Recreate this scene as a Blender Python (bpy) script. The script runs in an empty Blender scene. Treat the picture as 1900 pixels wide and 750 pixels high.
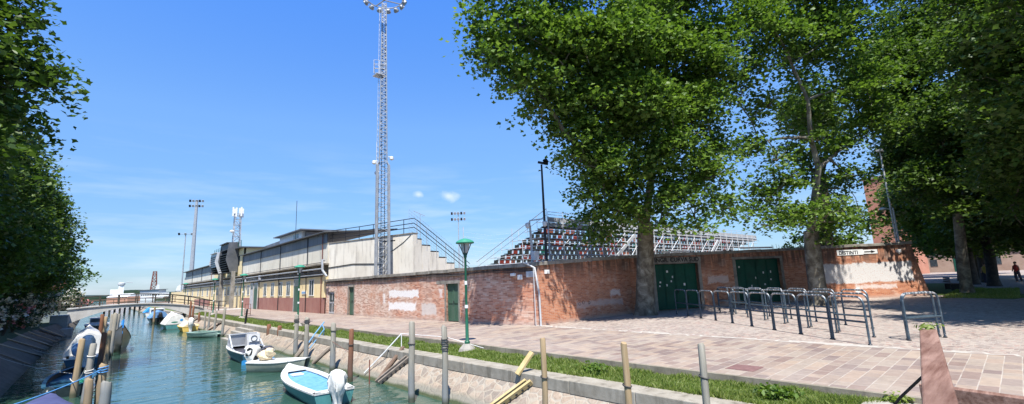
import bpy, math, random
import numpy as np
from mathutils import Vector, Matrix
random.seed(7); rng = np.random.default_rng(7)
sc = bpy.context.scene
PI = math.pi
# ---------------------------------------------------------------- camera
cd = bpy.data.cameras.new('camera'); cam = bpy.data.objects.new('camera', cd); sc.collection.objects.link(cam)
cd.sensor_width = 36.0; cd.lens = 15.99; cd.clip_start = 0.05; cd.clip_end = 9000
cx = Vector((0.7405602, -0.67071622, -0.04135619)); cy = Vector((-0.08363692, -0.15306088, 0.98467113)); cz = -Vector((0.66676491, 0.72574935, 0.16944743))
m = Matrix.Identity(4)
for i in range(3):
    m[i][0] = cx[i]; m[i][1] = cy[i]; m[i][2] = cz[i]
m[2][3] = 2.0
cam.matrix_world = m
sc.camera = cam
# ---------------------------------------------------------------- world
SUN_EL = math.radians(62.5); SDX, SDY = -0.6, -0.8
w = bpy.data.worlds.new("World"); sc.world = w; w.use_nodes = True
wn = w.node_tree.nodes; wl = w.node_tree.links
bg = wn['Background']; bg.inputs['Strength'].default_value = 0.104
sky = wn.new('ShaderNodeTexSky'); sky.sky_type = 'NISHITA'; sky.sun_disc = False
sky.sun_elevation = SUN_EL; sky.sun_rotation = math.atan2(SDX, SDY); sky.air_density = 1.0; sky.dust_density = 0.35; sky.ozone_density = 2.2
hs = wn.new('ShaderNodeHueSaturation'); hs.inputs['Saturation'].default_value = 1.0; hs.inputs['Value'].default_value = 1.0
tc = wn.new('ShaderNodeTexCoord'); sep = wn.new('ShaderNodeSeparateXYZ'); wl.new(tc.outputs['Generated'], sep.inputs[0])
sky_tint = wn.new('ShaderNodeValToRGB'); wl.new(sep.outputs[2], sky_tint.inputs[0])   # air: bluer aloft, less glare at the horizon; unseen zenith dimmed to cut ambient light
e = sky_tint.color_ramp.elements; e.new(.2); e.new(.33); e.new(.52)
for i, (p_, c_) in enumerate([(0.0, (.44, .57, .82)), (.12, (.51, .66, .86)), (.32, (.73, .99, 1.25)), (.55, (.58, 1.08, 1.75)), (.8, (.42, .66, 1.05))]):
    e[i].position = p_; e[i].color = c_+(1,)
am = wn.new('ShaderNodeMixRGB'); am.blend_type = 'MULTIPLY'; am.inputs[0].default_value = 1; wl.new(sky.outputs[0], am.inputs[1]); wl.new(sky_tint.outputs[0], am.inputs[2])
wl.new(am.outputs[0], hs.inputs['Color'])
mp = wn.new('ShaderNodeMapping'); mp.inputs['Scale'].default_value = (2.2, 2.2, 16); wl.new(tc.outputs['Generated'], mp.inputs[0])
nz = wn.new('ShaderNodeTexNoise'); nz.inputs['Scale'].default_value = 2.3; nz.inputs['Detail'].default_value = 7; nz.inputs['Roughness'].default_value = .55
wl.new(mp.outputs[0], nz.inputs[0])
cr = wn.new('ShaderNodeValToRGB'); cr.color_ramp.elements[0].position = .47; cr.color_ramp.elements[1].position = .78
wl.new(nz.outputs[0], cr.inputs[0])
bd = wn.new('ShaderNodeMapRange'); bd.inputs['From Min'].default_value = 0.30; bd.inputs['From Max'].default_value = 0.02; bd.inputs['To Max'].default_value = .5
wl.new(sep.outputs[2], bd.inputs[0])
mu = wn.new('ShaderNodeMath'); mu.operation = 'MULTIPLY'; wl.new(cr.outputs[0], mu.inputs[0]); wl.new(bd.outputs[0], mu.inputs[1])
mx = wn.new('ShaderNodeMixRGB'); mx.inputs[2].default_value = (5.4, 5.9, 6.6, 1)
# two small puffs low over the stand
def puff(d, k, lo, hi):
    d = Vector(d).normalized()
    sub = wn.new('ShaderNodeVectorMath'); sub.operation = 'SUBTRACT'; wl.new(tc.outputs['Generated'], sub.inputs[0]); sub.inputs[1].default_value = d
    ml = wn.new('ShaderNodeVectorMath'); ml.operation = 'MULTIPLY'; wl.new(sub.outputs[0], ml.inputs[0]); ml.inputs[1].default_value = k
    ln = wn.new('ShaderNodeVectorMath'); ln.operation = 'LENGTH'; wl.new(ml.outputs[0], ln.inputs[0])
    n2 = wn.new('ShaderNodeTexNoise'); n2.inputs['Scale'].default_value = 34; n2.inputs['Detail'].default_value = 6; wl.new(tc.outputs['Generated'], n2.inputs[0])
    ad = wn.new('ShaderNodeMath'); ad.operation = 'MULTIPLY_ADD'; wl.new(n2.outputs[0], ad.inputs[0]); ad.inputs[1].default_value = 1.6; wl.new(ln.outputs['Value'], ad.inputs[2])
    mr = wn.new('ShaderNodeMapRange'); mr.inputs['From Min'].default_value = hi; mr.inputs['From Max'].default_value = lo; mr.inputs['To Max'].default_value = .62
    wl.new(ad.outputs[0], mr.inputs[0]); return mr.outputs[0]
PUFFS = [((.559, .808, .186), (26, 26, 62)), ((.503, .843, .190), (52, 52, 85))]
last = mu.outputs[0]
for d, k in PUFFS:
    p = puff(d, k, .75, 1.5)
    mxx = wn.new('ShaderNodeMath'); mxx.operation = 'MAXIMUM'; wl.new(last, mxx.inputs[0]); wl.new(p, mxx.inputs[1]); last = mxx.outputs[0]
wl.new(last, mx.inputs[0]); wl.new(hs.outputs[0], mx.inputs[1]); wl.new(mx.outputs[0], bg.inputs['Color'])
sl = bpy.data.lights.new('sun', 'SUN'); sl.energy = 5.0; sl.angle = math.radians(.53); sl.color = (1, .965, .90)
so = bpy.data.objects.new('sun', sl); sc.collection.objects.link(so)
ce = math.cos(SUN_EL)
so.rotation_euler = Vector((-SDX*ce, -SDY*ce, -math.sin(SUN_EL))).to_track_quat('-Z', 'Y').to_euler()
sc.view_settings.view_transform = 'Standard'; sc.view_settings.look = 'None'; sc.view_settings.exposure = 0.85; sc.view_settings.gamma = 1
sc.view_settings.use_curve_mapping = False
sc.render.engine = 'CYCLES'
sc.cycles.max_bounces = 6; sc.cycles.diffuse_bounces = 3; sc.cycles.glossy_bounces = 3; sc.cycles.transparent_max_bounces = 8
sc.cycles.use_denoising = True

# ---------------------------------------------------------------- object helpers
C = sc.collection.objects
def tag(o, label=None, cat=None, group=None, kind=None):
    if label: o['label'] = label
    if cat: o['category'] = cat
    if group: o['group'] = group
    if kind: o['kind'] = kind
    return o
def thing(name, label, cat, loc=(0, 0, 0), rz=0, group=None):
    o = bpy.data.objects.new(name, None); C.link(o); o.location = loc; o.rotation_euler = (0, 0, rz); o.empty_display_size = .2
    return tag(o, label, cat, group)
def kids(o): return [c for c in bpy.data.objects if c.parent == o]
def dup(o, loc=None, rz=None, label=None, group=None, parent=None, scale=None):
    c = o.copy(); C.link(c)
    if parent: c.parent = parent
    if loc is not None: c.location = loc
    if rz is not None: c.rotation_euler = (0, 0, rz)
    if scale is not None: c.scale = scale
    tag(c, label, None, group)
    for ch in kids(o): dup(ch, parent=c)
    return c
class MB:
    def __init__(s): s.v = []; s.f = []; s.uv = None
    def add(s, vs, fs):
        b = len(s.v); s.v += [tuple(p) for p in vs]; s.f += [tuple(i+b for i in f) for f in fs]; return s
    def box(s, x0, y0, z0, x1, y1, z1):
        return s.add([(x0,y0,z0),(x1,y0,z0),(x1,y1,z0),(x0,y1,z0),(x0,y0,z1),(x1,y0,z1),(x1,y1,z1),(x0,y1,z1)],
                     [(0,3,2,1),(4,5,6,7),(0,1,5,4),(1,2,6,5),(2,3,7,6),(3,0,4,7)])
    def cbox(s, c, d, R=None):
        hx, hy, hz = d[0]/2, d[1]/2, d[2]/2; vs = []
        for q in [(-hx,-hy,-hz),(hx,-hy,-hz),(hx,hy,-hz),(-hx,hy,-hz),(-hx,-hy,hz),(hx,-hy,hz),(hx,hy,hz),(-hx,hy,hz)]:
            q = Vector(q)
            if R: q = R @ q
            vs.append(Vector(c)+q)
        return s.add(vs, [(0,3,2,1),(4,5,6,7),(0,1,5,4),(1,2,6,5),(2,3,7,6),(3,0,4,7)])
    def beam(s, a, b, w_, h_, up=(0, 0, 1)):
        a = Vector(a); b = Vector(b); d = (b-a); L = d.length; d.normalize()
        u = Vector(up)
        if abs(d.dot(u)) > .98: u = Vector((0, 1, 0))
        r = d.cross(u).normalized(); u = r.cross(d)
        R = Matrix((r, d, u)).transposed()
        return s.cbox((a+b)/2, (w_, L, h_), R)
    def tube(s, pts, r, n=8, cap=True):
        pts = [Vector(p) for p in pts]; rs = r if isinstance(r, (list, tuple)) else [r]*len(pts)
        vs = []; fs = []; prev = None
        for i, p in enumerate(pts):
            d = (pts[min(i+1, len(pts)-1)] - pts[max(i-1, 0)]).normalized()
            if prev is None:
                u = Vector((0, 0, 1)) if abs(d.z) < .9 else Vector((1, 0, 0))
                u = (u - d*u.dot(d)).normalized()
            else: u = (prev - d*prev.dot(d)).normalized()
            prev = u; v = d.cross(u)
            for k in range(n):
                a = 2*PI*k/n; vs.append(p + (u*math.cos(a) + v*math.sin(a))*rs[i])
        for i in range(len(pts)-1):
            for k in range(n):
                a = i*n+k; b_ = i*n+(k+1) % n; fs.append((a, b_, b_+n, a+n))
        if cap: fs.append(tuple(range(n-1, -1, -1))); fs.append(tuple(range((len(pts)-1)*n, len(pts)*n)))
        return s.add(vs, fs)
    def lathe(s, c, prof, n=20):
        vs = []; fs = []
        for r, z in prof:
            for k in range(n):
                a = 2*PI*k/n; vs.append((c[0]+r*math.cos(a), c[1]+r*math.sin(a), c[2]+z))
        for i in range(len(prof)-1):
            for k in range(n):
                a = i*n+k; b_ = i*n+(k+1) % n; fs.append((a, b_, b_+n, a+n))
        fs.append(tuple(range(n-1, -1, -1))); fs.append(tuple(range((len(prof)-1)*n, len(prof)*n)))
        return s.add(vs, fs)
    def prism(s, poly, ax, a0, a1):
        """poly of 2D points extruded along axis ax between a0 and a1"""
        n = len(poly); vs = []
        for a in (a0, a1):
            for (p, q) in poly:
                vs.append({'x': (a, p, q), 'y': (p, a, q), 'z': (p, q, a)}[ax])
        fs = [tuple(range(n-1, -1, -1)), tuple(range(n, 2*n))] + [(i, (i+1) % n, (i+1) % n+n, i+n) for i in range(n)]
        return s.add(vs, fs)
    def blob(s, c, r, n=12, m_=8, jit=0., seed=0):
        if jit: n, m_ = 22, 16
        ph = seed*1.7; vs = []; fs = []
        for i in range(m_+1):
            t = PI*i/m_
            for k in range(n):
                a = 2*PI*k/n; j = 1+jit*(math.sin(3*a+ph+2*t)*math.sin(2.5*t+ph)*.7+.5*math.sin(5*t+2*a+ph*2)+.3*math.sin(9*a+7*t+ph))*math.sin(t)
                vs.append((c[0]+r[0]*math.sin(t)*math.cos(a)*j, c[1]+r[1]*math.sin(t)*math.sin(a)*j, c[2]-r[2]*math.cos(t)*j))
        for i in range(m_):
            for k in range(n):
                a = i*n+k; b_ = i*n+(k+1) % n; fs.append((a, b_, b_+n, a+n))
        return s.add(vs, fs)
    def build(s, name, mat, parent=None, smooth=False, bevel=0):
        me = bpy.data.meshes.new(name); me.from_pydata([tuple(v) for v in s.v], [], s.f)
        me.materials.append(mat)
        if s.uv:
            ul = me.uv_layers.new(name='uv')
            for p in me.polygons:
                for li in p.loop_indices: ul.data[li].uv = s.uv[me.loops[li].vertex_index]
        import bmesh
        bm = bmesh.new(); bm.from_mesh(me); bmesh.ops.recalc_face_normals(bm, faces=bm.faces[:])
        bm.to_mesh(me); bm.free()
        if smooth:
            me.polygons.foreach_set('use_smooth', [True]*len(me.polygons))
            try: me.set_sharp_from_angle(angle=math.radians(40))
            except Exception: pass
        me.update()
        o = bpy.data.objects.new(name, me); C.link(o)
        if parent: o.parent = parent
        if bevel:
            md = o.modifiers.new('bevel', 'BEVEL'); md.width = bevel; md.segments = 2; md.limit_method = 'ANGLE'
        return o
# ---------------------------------------------------------------- material helpers
class NT:
    def __init__(s, name):
        s.m = bpy.data.materials.new(name); s.m.use_nodes = True; s.n = s.m.node_tree.nodes; s.l = s.m.node_tree.links
        s.b = s.n['Principled BSDF']; s.b.inputs['Specular IOR Level'].default_value = .3
    def new(s, t, **k):
        n = s.n.new(t)
        for a, v in k.items(): setattr(n, a, v)
        return n
    def L(s, a, b): s.l.new(a, b)
    def val(s, sock, v):
        if isinstance(v, (int, float)): sock.default_value = v
        elif isinstance(v, tuple): sock.default_value = v if len(v) != 3 or len(sock.default_value) == 3 else v+(1,)
        else: s.L(v, sock)
    def math(s, op, a, b=0., c=None, clamp=False):
        n = s.new('ShaderNodeMath', operation=op); n.use_clamp = clamp
        s.val(n.inputs[0], a); s.val(n.inputs[1], b)
        if c is not None: s.val(n.inputs[2], c)
        return n.outputs[0]
    def noise(s, vec, scale, detail=4, rough=.55, dist=0):
        n = s.new('ShaderNodeTexNoise'); s.L(vec, n.inputs['Vector']); n.inputs['Scale'].default_value = scale
        n.inputs['Detail'].default_value = detail; n.inputs['Roughness'].default_value = rough; n.inputs['Distortion'].default_value = dist
        return n.outputs[0]
    def ramp(s, f, stops, interp='LINEAR'):
        n = s.new('ShaderNodeValToRGB'); n.color_ramp.interpolation = interp; e = n.color_ramp.elements
        while len(e) < len(stops): e.new(.5)
        for i, (p, c) in enumerate(stops):
            e[i].position = p; e[i].color = (c, c, c, 1) if isinstance(c, (int, float)) else tuple(c)+(1,)
        s.val(n.inputs[0], f); return n.outputs[0]
    def mix(s, f, a, b, mode='MIX'):
        n = s.new('ShaderNodeMixRGB', blend_type=mode); s.val(n.inputs[0], f); s.val(n.inputs[1], a); s.val(n.inputs[2], b); return n.outputs[0]
    def mapr(s, v, a, b, c=0., d=1.):
        n = s.new('ShaderNodeMapRange'); s.val(n.inputs[0], v); n.inputs[1].default_value = a; n.inputs[2].default_value = b
        n.inputs[3].default_value = c; n.inputs[4].default_value = d; return n.outputs[0]
    def coord(s, kind='Object', scale=None):
        t = s.new('ShaderNodeTexCoord').outputs[kind]
        if scale:
            mp = s.new('ShaderNodeMapping'); s.L(t, mp.inputs[0]); mp.inputs['Scale'].default_value = scale; return mp.outputs[0]
        return t
    def sep(s, v):
        n = s.new('ShaderNodeSeparateXYZ'); s.L(v, n.inputs[0]); return n.outputs
    def comb(s, x, y, z=0.):
        n = s.new('ShaderNodeCombineXYZ'); s.val(n.inputs[0], x); s.val(n.inputs[1], y); s.val(n.inputs[2], z); return n.outputs[0]
    def bump(s, h, strength=.3, dist=.02):
        n = s.new('ShaderNodeBump'); n.inputs['Strength'].default_value = strength; n.inputs['Distance'].default_value = dist
        s.L(h, n.inputs['Height']); s.L(n.outputs[0], s.b.inputs['Normal']); return n
    def fin(s, col, rough=.8, metal=0.):
        s.val(s.b.inputs['Base Color'], col); s.val(s.b.inputs['Roughness'], rough); s.b.inputs['Metallic'].default_value = metal; return s.m
def noisy(name, c0, c1, scale=3, rough=.8, metal=0., bump=.15, bscale=40, detail=6, stretch=None, c2=None, spec=None):
    t = NT(name); v = t.coord('Object', stretch) if stretch else t.coord('Object')
    n = t.noise(v, scale, detail, .6)
    st = [(.3, c0), (.7, c1)] if c2 is None else [(.28, c0), (.5, c1), (.72, c2)]
    col = t.ramp(n, st)
    if bump: t.bump(t.noise(v, bscale, 3), bump, .01)
    if spec is not None: t.b.inputs['Specular IOR Level'].default_value = spec
    return t.fin(col, rough, metal)
def m_hull(name, c0, c1, rough=.4):
    t = NT(name); v = t.coord('Object'); x, y, z = t.sep(v); n = t.noise(v, 2.5, 5, .65); st_ = t.noise(t.coord('Object', (1, 1, .12)), 9, 5, .7)
    c = t.ramp(n, [(.3, c0), (.7, c1)]); c = t.mix(t.mapr(st_, .55, .72, 0, .5), c, tuple(q*.5 for q in c0))
    c = t.mix(t.mapr(t.math('ADD', z, t.math('MULTIPLY', n, .12)), .16, .05, 0, .75), c, (.07, .08, .05))
    c = t.mix(t.mapr(t.noise(v, 13, 4, .7), .62, .7, 0, .5), c, tuple(min(.8, q*1.9+.06) for q in c1))
    t.bump(n, .15, .01); return t.fin(c, rough)
def posn(t): return t.new('ShaderNodeNewGeometry').outputs['Position']

# paving of porphyry slabs in courses running across the walk
def m_paving():
    t = NT('porphyry_slabs'); x, y, z = t.sep(posn(t))
    rw = .25
    rv = t.math('DIVIDE', t.math('ADD', y, t.math('MULTIPLY', t.noise(posn(t), .6, 1), .02)), rw); row = t.math('FLOOR', rv); rf = t.math('FRACT', rv)
    wn_ = t.new('ShaderNodeTexWhiteNoise', noise_dimensions='1D'); t.L(row, wn_.inputs['W'])
    ln = t.math('MULTIPLY_ADD', wn_.outputs[0], .22, .36)
    cv = t.math('ADD', t.math('DIVIDE', x, ln), t.math('MULTIPLY', wn_.outputs[0], 17.3))
    # uneven lengths
    cvw = t.math('ADD', cv, t.math('MULTIPLY', t.math('SINE', t.math('MULTIPLY', cv, 1.7)), .32))
    col = t.math('FLOOR', cvw); cf = t.math('FRACT', cvw)
    w2 = t.new('ShaderNodeTexWhiteNoise', noise_dimensions='2D'); t.L(t.comb(row, col), w2.inputs['Vector'])
    c = t.ramp(w2.outputs[0], [(0, (.30, .205, .175)), (.16, (.42, .33, .27)), (.34, (.50, .385, .30)), (.5, (.37, .30, .265)), (.66, (.47, .40, .33)), (.8, (.255, .185, .175)), (.92, (.54, .43, .33))], 'CONSTANT')
    c = t.mix(.3, c, (.36, .32, .285)); c = t.mix(1., c, (.68, .68, .68), 'MULTIPLY')
    n = t.noise(posn(t), 9, 5); c = t.mix(.35, c, t.ramp(n, [(.3, (.26, .20, .17)), (.7, (.62, .52, .44))]), 'OVERLAY')
    big = t.noise(posn(t), .35, 4); c = t.mix(t.mapr(big, .4, .75, 0, .35), c, (.44, .38, .33))
    dn = t.noise(posn(t), 1.7, 7, .72); c = t.mix(t.mapr(dn, .54, .72, 0, .42), c, (.17, .135, .115)); sp = t.noise(posn(t), 24, 2); c = t.mix(t.mapr(sp, .70, .76, 0, .5), c, (.10, .085, .07))
    e1 = t.math('MINIMUM', rf, t.math('SUBTRACT', 1., rf)); e2 = t.math('MINIMUM', cf, t.math('SUBTRACT', 1., cf))
    j = t.math('MINIMUM', t.math('MULTIPLY', e1, rw), t.math('MULTIPLY', e2, ln))
    jm = t.mapr(j, .005, .012, 1, 0)
    jn = t.noise(posn(t), 2.5, 3)
    c = t.mix(t.math('MULTIPLY', jm, t.mapr(jn, .3, .7, .15, .85)), c, (.44, .40, .345))
    t.bump(t.math('ADD', t.math('MULTIPLY', jm, -.6), t.math('MULTIPLY', n, .4)), .35, .01)
    return t.fin(c, .75)
def m_cobble():
    t = NT('porphyry_cobbles'); p = posn(t); x, y, z = t.sep(p)
    wv = t.new('ShaderNodeMapping'); t.L(p, wv.inputs[0]); wv.inputs['Rotation'].default_value = (0, 0, .3); wv.inputs['Scale'].default_value = (6.2, 9.2, 0)
    v1 = t.new('ShaderNodeTexVoronoi'); v1.voronoi_dimensions = '2D'; t.L(wv.outputs[0], v1.inputs['Vector']); v1.inputs['Scale'].default_value = 1; v1.inputs['Randomness'].default_value = .75
    v2 = t.new('ShaderNodeTexVoronoi', feature='DISTANCE_TO_EDGE'); v2.voronoi_dimensions = '2D'; t.L(wv.outputs[0], v2.inputs['Vector']); v2.inputs['Scale'].default_value = 1; v2.inputs['Randomness'].default_value = .75
    r = t.sep(v1.outputs['Color'])[0]
    c = t.ramp(r, [(0, (.21, .155, .135)), (.25, (.31, .245, .21)), (.5, (.265, .215, .185)), (.7, (.36, .295, .245)), (.88, (.32, .215, .18))], 'CONSTANT')
    n = t.noise(p, .5, 5); c = t.mix(t.mapr(n, .35, .7, 0, .45), c, (.33, .29, .26))
    jm = t.mapr(v2.outputs[0], .03, .10, 1, 0)
    c = t.mix(t.math('MULTIPLY', jm, .75), c, (.38, .345, .30)); dn = t.noise(p, 1.3, 6, .7); c = t.mix(t.mapr(dn, .5, .72, 0, .45), c, (.17, .14, .12))
    n3 = t.noise(p, 20, 3)
    t.bump(t.math('ADD', t.math('MULTIPLY', jm, -.8), n3), .5, .012)
    return t.fin(c, .8)
def m_band():
    t = NT('white_joint_band'); p = posn(t)
    mp_ = t.new('ShaderNodeMapping'); t.L(p, mp_.inputs[0]); mp_.inputs['Scale'].default_value = (4.0, 3.2, 0)
    v1 = t.new('ShaderNodeTexVoronoi'); v1.voronoi_dimensions = '2D'; t.L(mp_.outputs[0], v1.inputs['Vector']); v1.inputs['Scale'].default_value = 1
    v2 = t.new('ShaderNodeTexVoronoi', feature='DISTANCE_TO_EDGE'); v2.voronoi_dimensions = '2D'; t.L(mp_.outputs[0], v2.inputs['Vector']); v2.inputs['Scale'].default_value = 1
    c = t.ramp(t.sep(v1.outputs['Color'])[0], [(0, (.30, .245, .21)), (.4, (.37, .335, .295)), (.75, (.28, .21, .18))], 'CONSTANT')
    c = t.mix(t.mapr(v2.outputs[0], .07, .16, 1, 0), c, (.42, .39, .345))
    t.bump(v2.outputs[0], .3, .01)
    return t.fin(c, .8)
def m_bank(dark=False):
    """irregular stones set in pale mortar on the sloping canal bank"""
    t = NT('bank_masonry_shade_dark' if dark else 'bank_masonry'); p = posn(t); x, y, z = t.sep(p)
    wz = t.noise(p, 2.0, 2); 
    vv = t.comb(t.math('ADD', y, t.math('MULTIPLY', wz, .25)), t.math('MULTIPLY', z, 1.4), 0.)
    v1 = t.new('ShaderNodeTexVoronoi'); t.L(vv, v1.inputs['Vector']); v1.inputs['Scale'].default_value = 4.3
    v2 = t.new('ShaderNodeTexVoronoi', feature='DISTANCE_TO_EDGE'); t.L(vv, v2.inputs['Vector']); v2.inputs['Scale'].default_value = 4.3
    c = t.ramp(t.sep(v1.outputs['Color'])[0], [(0, (.27, .205, .155)), (.3, (.37, .28, .205)), (.6, (.22, .18, .145)), (.8, (.41, .32, .235))], 'CONSTANT')
    c = t.mix(.3, c, t.ramp(t.noise(p, 14, 5), [(.3, (.2, .16, .13)), (.7, (.55, .47, .38))]))
    mort = t.mix(t.mapr(z, -.95, -.6, 0, 1), (.37, .30, .215), (.41, .36, .29))
    c = t.mix(t.mapr(v2.outputs[0], .035, .085, 1, 0), c, mort)
    nn = t.noise(p, 1.2, 5)
    c = t.mix(t.mapr(nn, .5, .75, 0, .6), c, (.34, .31, .27))
    zz = t.math('ADD', z, t.math('MULTIPLY', t.math('SUBTRACT', nn, .5), .12))
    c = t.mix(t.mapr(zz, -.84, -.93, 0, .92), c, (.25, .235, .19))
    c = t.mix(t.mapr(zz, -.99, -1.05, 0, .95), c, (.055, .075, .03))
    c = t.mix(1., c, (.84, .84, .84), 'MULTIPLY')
    if dark: c = t.mix(.8, c, t.ramp(nn, [(.3, (.035, .028, .018)), (.7, (.10, .078, .052))]))  # left bank copy: tree shade put into the colour as dark brown
    t.bump(t.math('ADD', t.mapr(v2.outputs[0], 0, .12, 0, 1), t.noise(p, 16, 4)), .5, .02)
    return t.fin(c, .85)
def m_brick(name, patches, dark_low=0., pal=0):
    """brick courses in wall UV metres, weathered; patches = (u0,u1,v0,v1,strength) of old white paint"""
    t = NT(name); uv = t.coord('UV'); u, v, _ = t.sep(uv)
    vec = t.comb(u, v, 0.)
    br = t.new('ShaderNodeTexBrick'); t.L(vec, br.inputs['Vector']); br.inputs['Scale'].default_value = 1; br.inputs['Brick Width'].default_value = .25
    br.inputs['Row Height'].default_value = .068; br.inputs['Mortar Size'].default_value = .007; br.inputs['Mortar Smooth'].default_value = .3; br.inputs['Bias'].default_value = 0
    br.inputs['Color1'].default_value = (0, 0, 0, 1); br.inputs['Color2'].default_value = (1, 1, 1, 1); br.inputs['Mortar'].default_value = (.5, .5, .5, 1)
    hue = t.noise(vec, .55, 5, .6); fine = t.noise(vec, 3.5, 6, .7)
    red = t.ramp(br.outputs['Color'], [(0, (.28, .10, .058)), (.35, (.49, .185, .10)), (.7, (.60, .25, .14)), (1, (.56, .35, .25))])
    pale = t.ramp(br.outputs['Color'], [(0, (.40, .255, .195)), (.5, (.60, .43, .34)), (1, (.70, .58, .48))])
    orange = t.ramp(br.outputs['Color'], [(0, (.38, .13, .06)), (1, (.52, .22, .11))])
    if pal == 0:
        k = t.mapr(u, 9., 16.5, .42, -.05) if patches else t.mapr(u, 0., 4., -.05, -.15)
        c = t.mix(t.math('ADD', t.mapr(hue, .40, .58, 0, .75), k, clamp=True), red, pale)
        c = t.mix(t.mapr(t.noise(vec, 1.1, 4), .55, .66, 0, .7), c, orange)
    else:
        c = t.mix(t.mapr(hue, .42, .62, 0, .7), orange, red)
        c = t.mix(t.mapr(t.noise(vec, 1.3, 5), .55, .68, 0, .45), c, pale)
    c = t.mix(t.mapr(fine, .55, .75, 0, .45), c, (.50, .42, .35))
    c = t.mix(t.mapr(fine, .40, .28, 0, .5), c, (.18, .10, .07))
    mort = t.math('MULTIPLY', br.outputs['Fac'], t.mapr(hue, .3, .6, .9, .5))
    c = t.mix(mort, c, (.44, .37, .31))
    # cement render skim at the foot, painted shade and weathering under the coping
    c = t.mix(t.math('MULTIPLY', t.mapr(t.math('ADD', v, t.math('MULTIPLY', fine, .25)), .32, .14, 0, 1), .7), c, (.42, .33, .28))
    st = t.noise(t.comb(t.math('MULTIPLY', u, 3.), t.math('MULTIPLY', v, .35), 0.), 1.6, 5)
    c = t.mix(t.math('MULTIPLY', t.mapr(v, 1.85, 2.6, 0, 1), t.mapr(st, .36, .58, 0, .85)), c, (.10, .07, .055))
    for i, (u0, u1, v0, v1, k, colr) in enumerate(patches):
        du = t.math('SUBTRACT', t.math('ABSOLUTE', t.math('SUBTRACT', u, (u0+u1)/2)), (u1-u0)/2)
        dv = t.math('SUBTRACT', t.math('ABSOLUTE', t.math('SUBTRACT', v, (v0+v1)/2)), (v1-v0)/2)
        d = t.math('MAXIMUM', du, dv)
        d = t.math('ADD', d, t.math('MULTIPLY', t.math('SUBTRACT', t.noise(vec, 2.6, 6, .7), .5), .55))
        mk = t.mapr(d, .04, -.05, 0, k)
        mk = t.math('MULTIPLY', mk, t.mapr(t.noise(vec, 12+i, 4, .7), .34, .46, .45, 1))
        mk = t.math('MULTIPLY', mk, t.math('SUBTRACT', 1., t.math('MULTIPLY', br.outputs['Fac'], .35)))
        c = t.mix(mk, c, colr)
    t.bump(t.math('ADD', t.math('MULTIPLY', br.outputs['Fac'], -1.), fine), .5, .012)
    return t.fin(c, .88)
def m_concrete(name, c0, c1, stain=(.12, .11, .10), drip=.5, scale=1.2):
    t = NT(name); p = posn(t); x, y, z = t.sep(p)
    n = t.noise(p, scale, 6, .65); c = t.ramp(n, [(.3, c0), (.7, c1)])
    s_ = t.noise(t.comb(t.math('MULTIPLY', x, 2.2), t.math('MULTIPLY', y, 2.2), t.math('MULTIPLY', z, .3)), 1.3, 6, .7)
    c = t.mix(t.mapr(s_, .52, .72, 0, drip), c, stain)
    n2 = t.noise(p, 9, 5, .7); c = t.mix(t.mapr(n2, .6, .8, 0, .3), c, stain)
    t.bump(n2, .35, .02)
    return t.fin(c, .88)
def m_water():
    t = NT('canal_water'); p = posn(t)
    mp_ = t.new('ShaderNodeMapping'); t.L(p, mp_.inputs[0]); mp_.inputs['Rotation'].default_value = (0, 0, .25); mp_.inputs['Scale'].default_value = (.45, 1.5, 1)
    a = t.noise(mp_.outputs[0], 1.0, 2, .45, .9); b = t.noise(mp_.outputs[0], 4.2, 2, .5, .3)
    mk = t.mapr(t.noise(p, .16, 3), .35, .7, .35, 1.)
    h = t.math('ADD', a, t.math('MULTIPLY', t.math('MULTIPLY', b, mk), .28))
    t.bump(h, .30, .11)
    t.b.inputs['IOR'].default_value = 1.55; t.b.inputs['Specular IOR Level'].default_value = .5
    return t.fin((.030, .075, .055), .02)
def m_wood(name, c0, c1, axis='z', sc_=6, rough=.8):
    t = NT(name); s3 = {'z': (1, 1, .08), 'x': (.08, 1, 1), 'y': (1, .08, 1)}[axis]
    v = t.coord('Object', s3); n = t.noise(v, sc_, 6, .65); n2 = t.noise(t.coord('Object'), 1.3, 4)
    c = t.ramp(n, [(.3, c0), (.68, c1)]); c = t.mix(t.mapr(n2, .5, .72, 0, .5), c, tuple(q*.55 for q in c0))
    t.bump(n, .5, .01); return t.fin(c, rough)
def m_pole(name, c0, c1, low):
    """mooring pole: weathered wood, wet grey-green near the water"""
    t = NT(name); x, y, z = t.sep(posn(t)); v = t.coord('Object', (1, 1, .06)); n = t.noise(v, 22, 6, .7)
    c = t.ramp(n, [(.3, c0), (.7, c1)])
    c = t.mix(t.mapr(t.math('ADD', z, t.math('MULTIPLY', n, .4)), .15, -.35, 0, .8), c, low)
    c = t.mix(t.mapr(z, -.85, -1.0, 0, .9), c, (.05, .06, .035))
    t.bump(n, .6, .01); return t.fin(c, .8)
def m_leaf(name, c0, c1, c2, tr=.35):
    t = NT(name)
    at = t.new('ShaderNodeAttribute', attribute_name='rnd'); r = at.outputs['Fac']
    c = t.ramp(r, [(0, c0), (.5, c1), (1, c2)])
    t.fin(c, .5); t.b.inputs['Specular IOR Level'].default_value = .35
    td = t.new('ShaderNodeBsdfTranslucent'); t.L(t.mix(1., c, (1.45, 1.55, .75), 'MULTIPLY'), td.inputs[0])
    ms = t.new('ShaderNodeMixShader'); ms.inputs[0].default_value = tr
    t.L(t.b.outputs[0], ms.inputs[1]); t.L(td.outputs[0], ms.inputs[2]); t.L(ms.outputs[0], t.n['Material Output'].inputs[0])
    return t.m
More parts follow.
